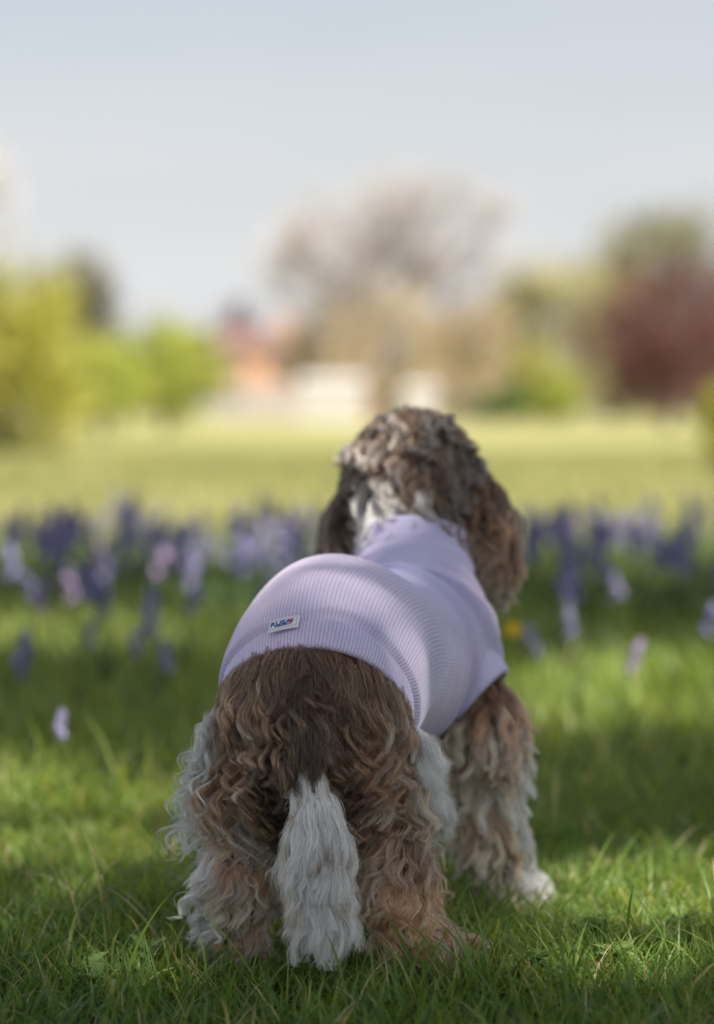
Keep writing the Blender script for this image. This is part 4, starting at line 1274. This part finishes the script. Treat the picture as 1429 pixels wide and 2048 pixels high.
for (L_, w_, tn) in ((.030, .009, .3), (.024, .0085, .6), (.036, .010, .8)):
    V, F = lobed_leaf(L_, w_); me = mesh_np("leaf", V, F); add_attr(me, 'tint', np.full(len(V), tn)); me.materials.append(M_weed); leaf_meshes.append(me)
def weed(px, py, label, nl=7, s=1.0, seed=0):
    Y = CAM_Z * FPX / (py - 820); X = (px - 714.5) / FPX * Y
    r = np.random.default_rng(seed)
    root = empty("lawn_weed", (X, Y, float(ground_z(X, Y)) + .016), r.random() * 6); tag(root, label, "plant", "leafy weeds in the lawn")
    for k in range(nl):
        o = bpy.data.objects.new("leaf", leaf_meshes[k % 3]); COL.objects.link(o); o.parent = root
        o.rotation_euler = (r.normal() * .2, -.25 - .5 * r.random(), k / nl * 6.283 + r.normal() * .25); o.scale = (s * .95,) * 3
        o.location = (r.normal() * .006, r.normal() * .006, .010 * r.random())
weed(1200, 1925, "leafy weed in the sunlit lawn right of the dog, largest one at lower right", 11, 1.15, 1)
weed(1245, 1985, "leafy weed beside the brown clod at lower right", 9, 1.0, 2)
weed(830, 1905, "leafy weed just left of the right hind paw", 9, 1.0, 3)
weed(770, 1935, "leafy weed between the tail tip and the right hind paw", 8, .9, 4)
weed(300, 1955, "leafy weed in the shaded lawn left of the left hind paw", 8, 1.0, 5)
weed(180, 2000, "leafy weed near the lower left corner of the lawn", 8, 1.0, 6)
weed(1370, 1900, "leafy weed close to the right edge of the sunlit lawn", 9, 1.0, 7)
weed(1080, 1990, "leafy weed below the right front paw near the bottom edge", 8, 1.0, 8)

# brown clod
Y = CAM_Z * FPX / (1985 - 820); X = (1205 - 714.5) / FPX * Y
bm = bmesh.new(); bmesh.ops.create_icosphere(bm, subdivisions=3, radius=.012)
for v in bm.verts:
    q = np.array(v.co) * 260; f_ = 1 + .28 * vnoise(q[None], 71)[0] + .12 * vnoise(q[None] * 2.5, 72)[0]
    v.co = Vector((v.co.x * 1.5 * f_, v.co.y * f_, v.co.z * .75 * f_))
me = bpy.data.meshes.new("soil_clod"); bm.to_mesh(me); bm.free()
clod = link("soil_clod", me, noise_mat("dry_soil", (.12, .07, .045), (.30, .19, .13), 300, .95, bump=.6)); clod.location = (X, Y, .016); clod.rotation_euler = (0, 0, .6)
tag(clod, "small crumbly brown clod lying in the grass at lower right", "clod")

# ------------------------------------------------------------------ bluebells
def flower_mat(name, c1, c2): return leaf_mat(name, [(0, c1), (1, c2)], .35, .5, .2)
M_bell = flower_mat("bluebell_petal", (.25, .235, .44), (.40, .37, .62))
M_pink = flower_mat("pink_bell_petal", (.36, .26, .46), (.50, .40, .60))
M_stem = leaf_mat("bluebell_stem", [(0, (.05, .10, .03)), (1, (.10, .16, .06))], .2)
def bell_geo(c, ax, s):
    ax = unit(np.array(ax, float)); a = unit(np.cross(ax, (.3, .9, .2))); b2 = np.cross(ax, a)
    V = []; th = np.arange(12) / 12 * 6.283
    for (t_, r_) in ((0, .12), (.15, .30), (.65, .34), (.85, .40)):
        V.append(c + ax * t_ * s + (np.cos(th)[:, None] * a + np.sin(th)[:, None] * b2) * r_ * s)
    flare = np.where(np.arange(12) % 2 == 0, .68, .38); up_ = np.where(np.arange(12) % 2 == 0, .92, .80)
    V.append(c + ax * up_[:, None] * s + (np.cos(th)[:, None] * a + np.sin(th)[:, None] * b2) * flare[:, None] * s)
    V = np.concatenate(V); F = []
    for i in range(4):
        for j in range(12): F.append((i * 12 + j, i * 12 + (j + 1) % 12, (i + 1) * 12 + (j + 1) % 12, (i + 1) * 12 + j))
    return V, np.array(F)
def bluebell_geo(h, nb, seed):
    r = np.random.default_rng(seed); dr = r.random() * 6.283
    hd = np.array([math.cos(dr), math.sin(dr), 0])
    t_ = np.linspace(0, 1, 12); path = np.stack([hd * (.06 * h * tt ** 2 + (.08 * h * max(0, tt - .8) * 5 * .5)) + np.array([0, 0, h * (tt - .10 * max(0, tt - .8) * 5)]) for tt in t_])
    bells = []
    for k in range(nb):
        tt = .70 + .30 * k / (nb - 1); i = tt * 11; i0 = int(min(i, 10)); p = path[i0] + (path[i0 + 1] - path[i0]) * (i - i0)
        sd_ = hd * .7 + unit(r.normal(size=3)) * .55; sd_[2] = 0; s = .017 * (1.15 - .35 * k / nb)
        c = p + sd_ * .012 + np.array([0, 0, .004]); ax = sd_ * .5 + np.array([0, 0, -.9])
        bells.append((p, c, ax, s))
    return path, bells
variants = []
for v_ in range(6):
    path, bells = bluebell_geo(.235 + .012 * v_, 9 + v_ % 3, 100 + v_)
    sm = MB(); sm.add(*tube(path, np.linspace(.0024, .0012, 12), 6))
    for (p, c, ax, s) in bells: sm.add(*tube([p, (p + c) / 2 + [0, 0, .003], c], [.0008] * 3, 4))
    # strap leaves
    lv = []
    for k in range(4):
        a0 = k * 1.57 + v_
        V, F, T = blades(np.zeros((1, 3)), np.array([.19]), np.array([.010]), np.array([.35]), np.array([a0]), np.array([1.1]), 6, np.array([.6]))
        lv.append((V, F))
    variants.append((path, bells, sm, lv))
def mk(name, MBo, mats):
    me = mesh_np(name, np.concatenate(MBo.V), np.concatenate(MBo.F)); add_attr(me, 'tint', np.concatenate(MBo.T))
    for m_ in mats: me.materials.append(m_)
    return me
stem_me, leaf_me, bell_me, whole = [], [], [], {}
for v_, (path, bells, sm, lv) in enumerate(variants):
    stem_me.append(mk("stem", sm, [M_stem]))
    row = []
    for V, F in lv:
        q = MB(); q.add(V, F, .5); row.append(mk("leaf", q, [M_stem]))
    leaf_me.append(row)
    for col, mt in (("b", M_bell), ("p", M_pink)):
        whole_row = []
        for (p, c, ax, s) in bells:
            q = MB(); V, F = bell_geo(c, ax, s); q.add(V, F, rng.random()); whole_row.append(mk("bell", q, [mt]))
        bell_me.append((v_, col, whole_row))
        q = MB(); q.V = list(sm.V); q.F = list(sm.F); q.T = list(sm.T); q.n = sm.n; ns_f = sum(len(f_) for f_ in q.F)
        for V, F in lv: q.add(V, F, .5)
        ns_f = sum(len(f_) for f_ in q.F)
        for (p, c, ax, s) in bells:
            V, F = bell_geo(c, ax, s); q.add(V, F, rng.random())
        me = mk("bluebell", q, [M_stem, mt]); nf_ = sum(len(f_) for f_ in q.F)
        me.polygons.foreach_set('material_index', (np.arange(nf_) >= ns_f).astype(np.int32)); whole[(v_, col)] = me
bells_of = {(v_, c): r_ for v_, c, r_ in bell_me}
def bluebell(X, Y, scale, v_, col, label, parts, group):
    rz = rng.random() * 6.283; z = float(ground_z(X, Y)) - .004
    if parts:
        root = empty("bluebell", (X, Y, z), rz); root.scale = (scale,) * 3
        for nm, m_ in [("stem", stem_me[v_])] + [("leaf", m_) for m_ in leaf_me[v_]] + [("bell", m_) for m_ in bells_of[(v_, col)]]:
            o = bpy.data.objects.new(nm, m_); COL.objects.link(o); o.parent = root
    else:
        root = bpy.data.objects.new("bluebell", whole[(v_, col)]); COL.objects.link(root)
        root.location = (X, Y, z); root.rotation_euler = (0, 0, rz); root.scale = (scale,) * 3
    tag(root, label, "flower", group)
def bell_at(px, py, h, col, label, v_=0):
    "flower head seen at px,py with a stem of height h"
    zc = h * .82; Y = (CAM_Z - zc) * FPX / (py - 820); X = (px - 714.5) / FPX * Y
    bluebell(X, Y, h / (.235 + .012 * v_), v_, col, label, True, "nearer bluebells standing in the long grass")
near = [(300, 1112, .27, 'p', "pinkish lilac bluebell, upper one left of the dog's back"),
        (305, 1185, .25, 'b', "violet bluebell right below the pinkish one left of the dog's back"),
        (318, 1225, .22, 'b', "violet bluebell low beside the pair left of the dog's back"),
        (62, 1172, .25, 'p', "pink bluebell near the left edge, highest of the near ones there"),
        (160, 1245, .21, 'b', "pale violet bluebell between the left edge and the dog, in sunny grass"),
        (18, 1270, .22, 'b', "violet bluebell cut by the left edge of the picture"),
        (40, 1300, .19, 'b', "small violet bluebell beside the one at the left edge"),
        (345, 1288, .19, 'b', "round violet bluebell head left of the dog's hip"),
        (258, 1262, .20, 'b', "violet bluebell left of the round one by the dog's hip"),
        (122, 1430, .16, 'b', "dim short bluebell in the dark grass at lower left"),
        (150, 1150, .26, 'b', "dark violet bluebell in the left part of the flower band's front"),
        (200, 1105, .27, 'p', "pale lilac bluebell at the left front of the flower band"),
        (505, 1172, .24, 'b', "violet bluebell just left of the jumper's back"),
        (1254, 1290, .20, 'p', "pale lilac bluebell standing alone right of the dog"),
        (1110, 1162, .25, 'b', "violet bluebell right of the dog's right ear"),
        (1252, 1155, .25, 'b', "violet bluebell midway between right ear and right edge"),
        (1165, 1225, .22, 'b', "dim violet bluebell above the yellow flower's right"),
        (1085, 1262, .20, 'b', "dim violet bluebell right beside the yellow flower"),
        (1400, 1225, .22, 'b', "violet bluebell at the right edge above the sunny grass")]
for i, (px, py, h, col, lab) in enumerate(near): bell_at(px, py, h, col, lab, i % 6)
for k in range(280):
    Y = (5.7 + 1.7 * rng.random()) if k > 44 else rng.uniform(4.4, 5.7); X = rng.uniform(-1, 1) * (.155 * Y + .25)
    if vnoise(np.array([[X * 2.2, Y * 1.3]]), 88)[0] < -.75: X += .25
    pk = rng.random() < .05
    bluebell(X, Y, rng.uniform(.82, 1.12), int(rng.integers(0, 6)), 'p' if pk else 'b',
             ("pale lilac" if pk else "violet") + " bluebell in the blurred flower band, " + ("left of the dog" if X < 0 else "right of the dog"), False, "bluebells of the flower band")

# the rest of the carpet of bluebells, further back in the band, as one object
q = MB(); QT = []; mi = []
base_me = []
for v_ in range(6):
    me = whole[(v_, 'b')]; co = np.zeros(len(me.vertices) * 3); me.vertices.foreach_get('co', co)
    lp = np.zeros(len(me.loops), np.int32); me.loops.foreach_get('vertex_index', lp)
    tn = np.zeros(len(me.vertices)); me.attributes['tint'].data.foreach_get('value', tn)
    mt = np.zeros(len(me.polygons), np.int32); me.polygons.foreach_get('material_index', mt)
    base_me.append((co.reshape(-1, 3), lp.reshape(-1, 4), tn, mt))
for k in range(150):
    co, F, tn, mt = base_me[int(rng.integers(0, 6))]
    Y = rng.uniform(5.9, 8.0); X = rng.uniform(-1, 1) * (.155 * Y + .3); a0 = rng.random() * 6.283; s_ = rng.uniform(.75, 1.1)
    c_, n_ = math.cos(a0) * s_, math.sin(a0) * s_
    q.add(np.stack([co[:, 0] * c_ - co[:, 1] * n_ + X, co[:, 0] * n_ + co[:, 1] * c_ + Y, co[:, 2] * s_ + float(ground_z(X, Y))], 1), F, tn); mi.append(mt)
me = mk("bluebell_carpet", q, [M_stem, M_bell]); me.polygons.foreach_set('material_index', np.concatenate(mi))
tag(link("bluebell_carpet", me), "carpet of distant violet bluebells filling the flower band", kind='stuff')

# yellow flower
M_petal = leaf_mat("yellow_petal", [(0, (.72, .48, .01)), (1, (.85, .62, .02))], .3)
Y = 4.0; X = (1028 - 714.5) / FPX * Y; Z = CAM_Z - (1258 - 820) / FPX * Y
fl = empty("buttercup", (X, Y, 0)); tag(fl, "small yellow flower in the grass right of the jumper", "flower")
q = MB(); q.add(*tube([(0, 0, -.01), (.006, 0, Z * .5), (0, 0, Z - .004)], [.0012, .001, .001], 6)); q.build("stem", M_stem, fl, True)
for k in range(6):
    a0 = k / 6 * 6.283; dx, dz = math.cos(a0), math.sin(a0)
    rot = lambda u_, w_, o_: (dx * u_ - dz * w_, -.006 + o_, Z + (dz * u_ + dx * w_) )
    V = [rot(.001, 0, .002), rot(.005, -.005, .0), rot(.0105, -.005, -.002), rot(.0125, 0, -.003), rot(.0105, .005, -.002), rot(.005, .005, 0)]
    q = MB(); q.add(V, [(0, 1, 2, 3), (0, 3, 4, 5)], rng.random()); q.build("petal", M_petal, fl, True)
V, F = ell_mesh((0, -.008, Z), (.005, .003, .005), 10, 6); link("flower_centre", mesh_np("flower_centre", V, F), noise_mat("flower_eye", (.6, .35, .01), (.75, .5, .02), 400), fl)
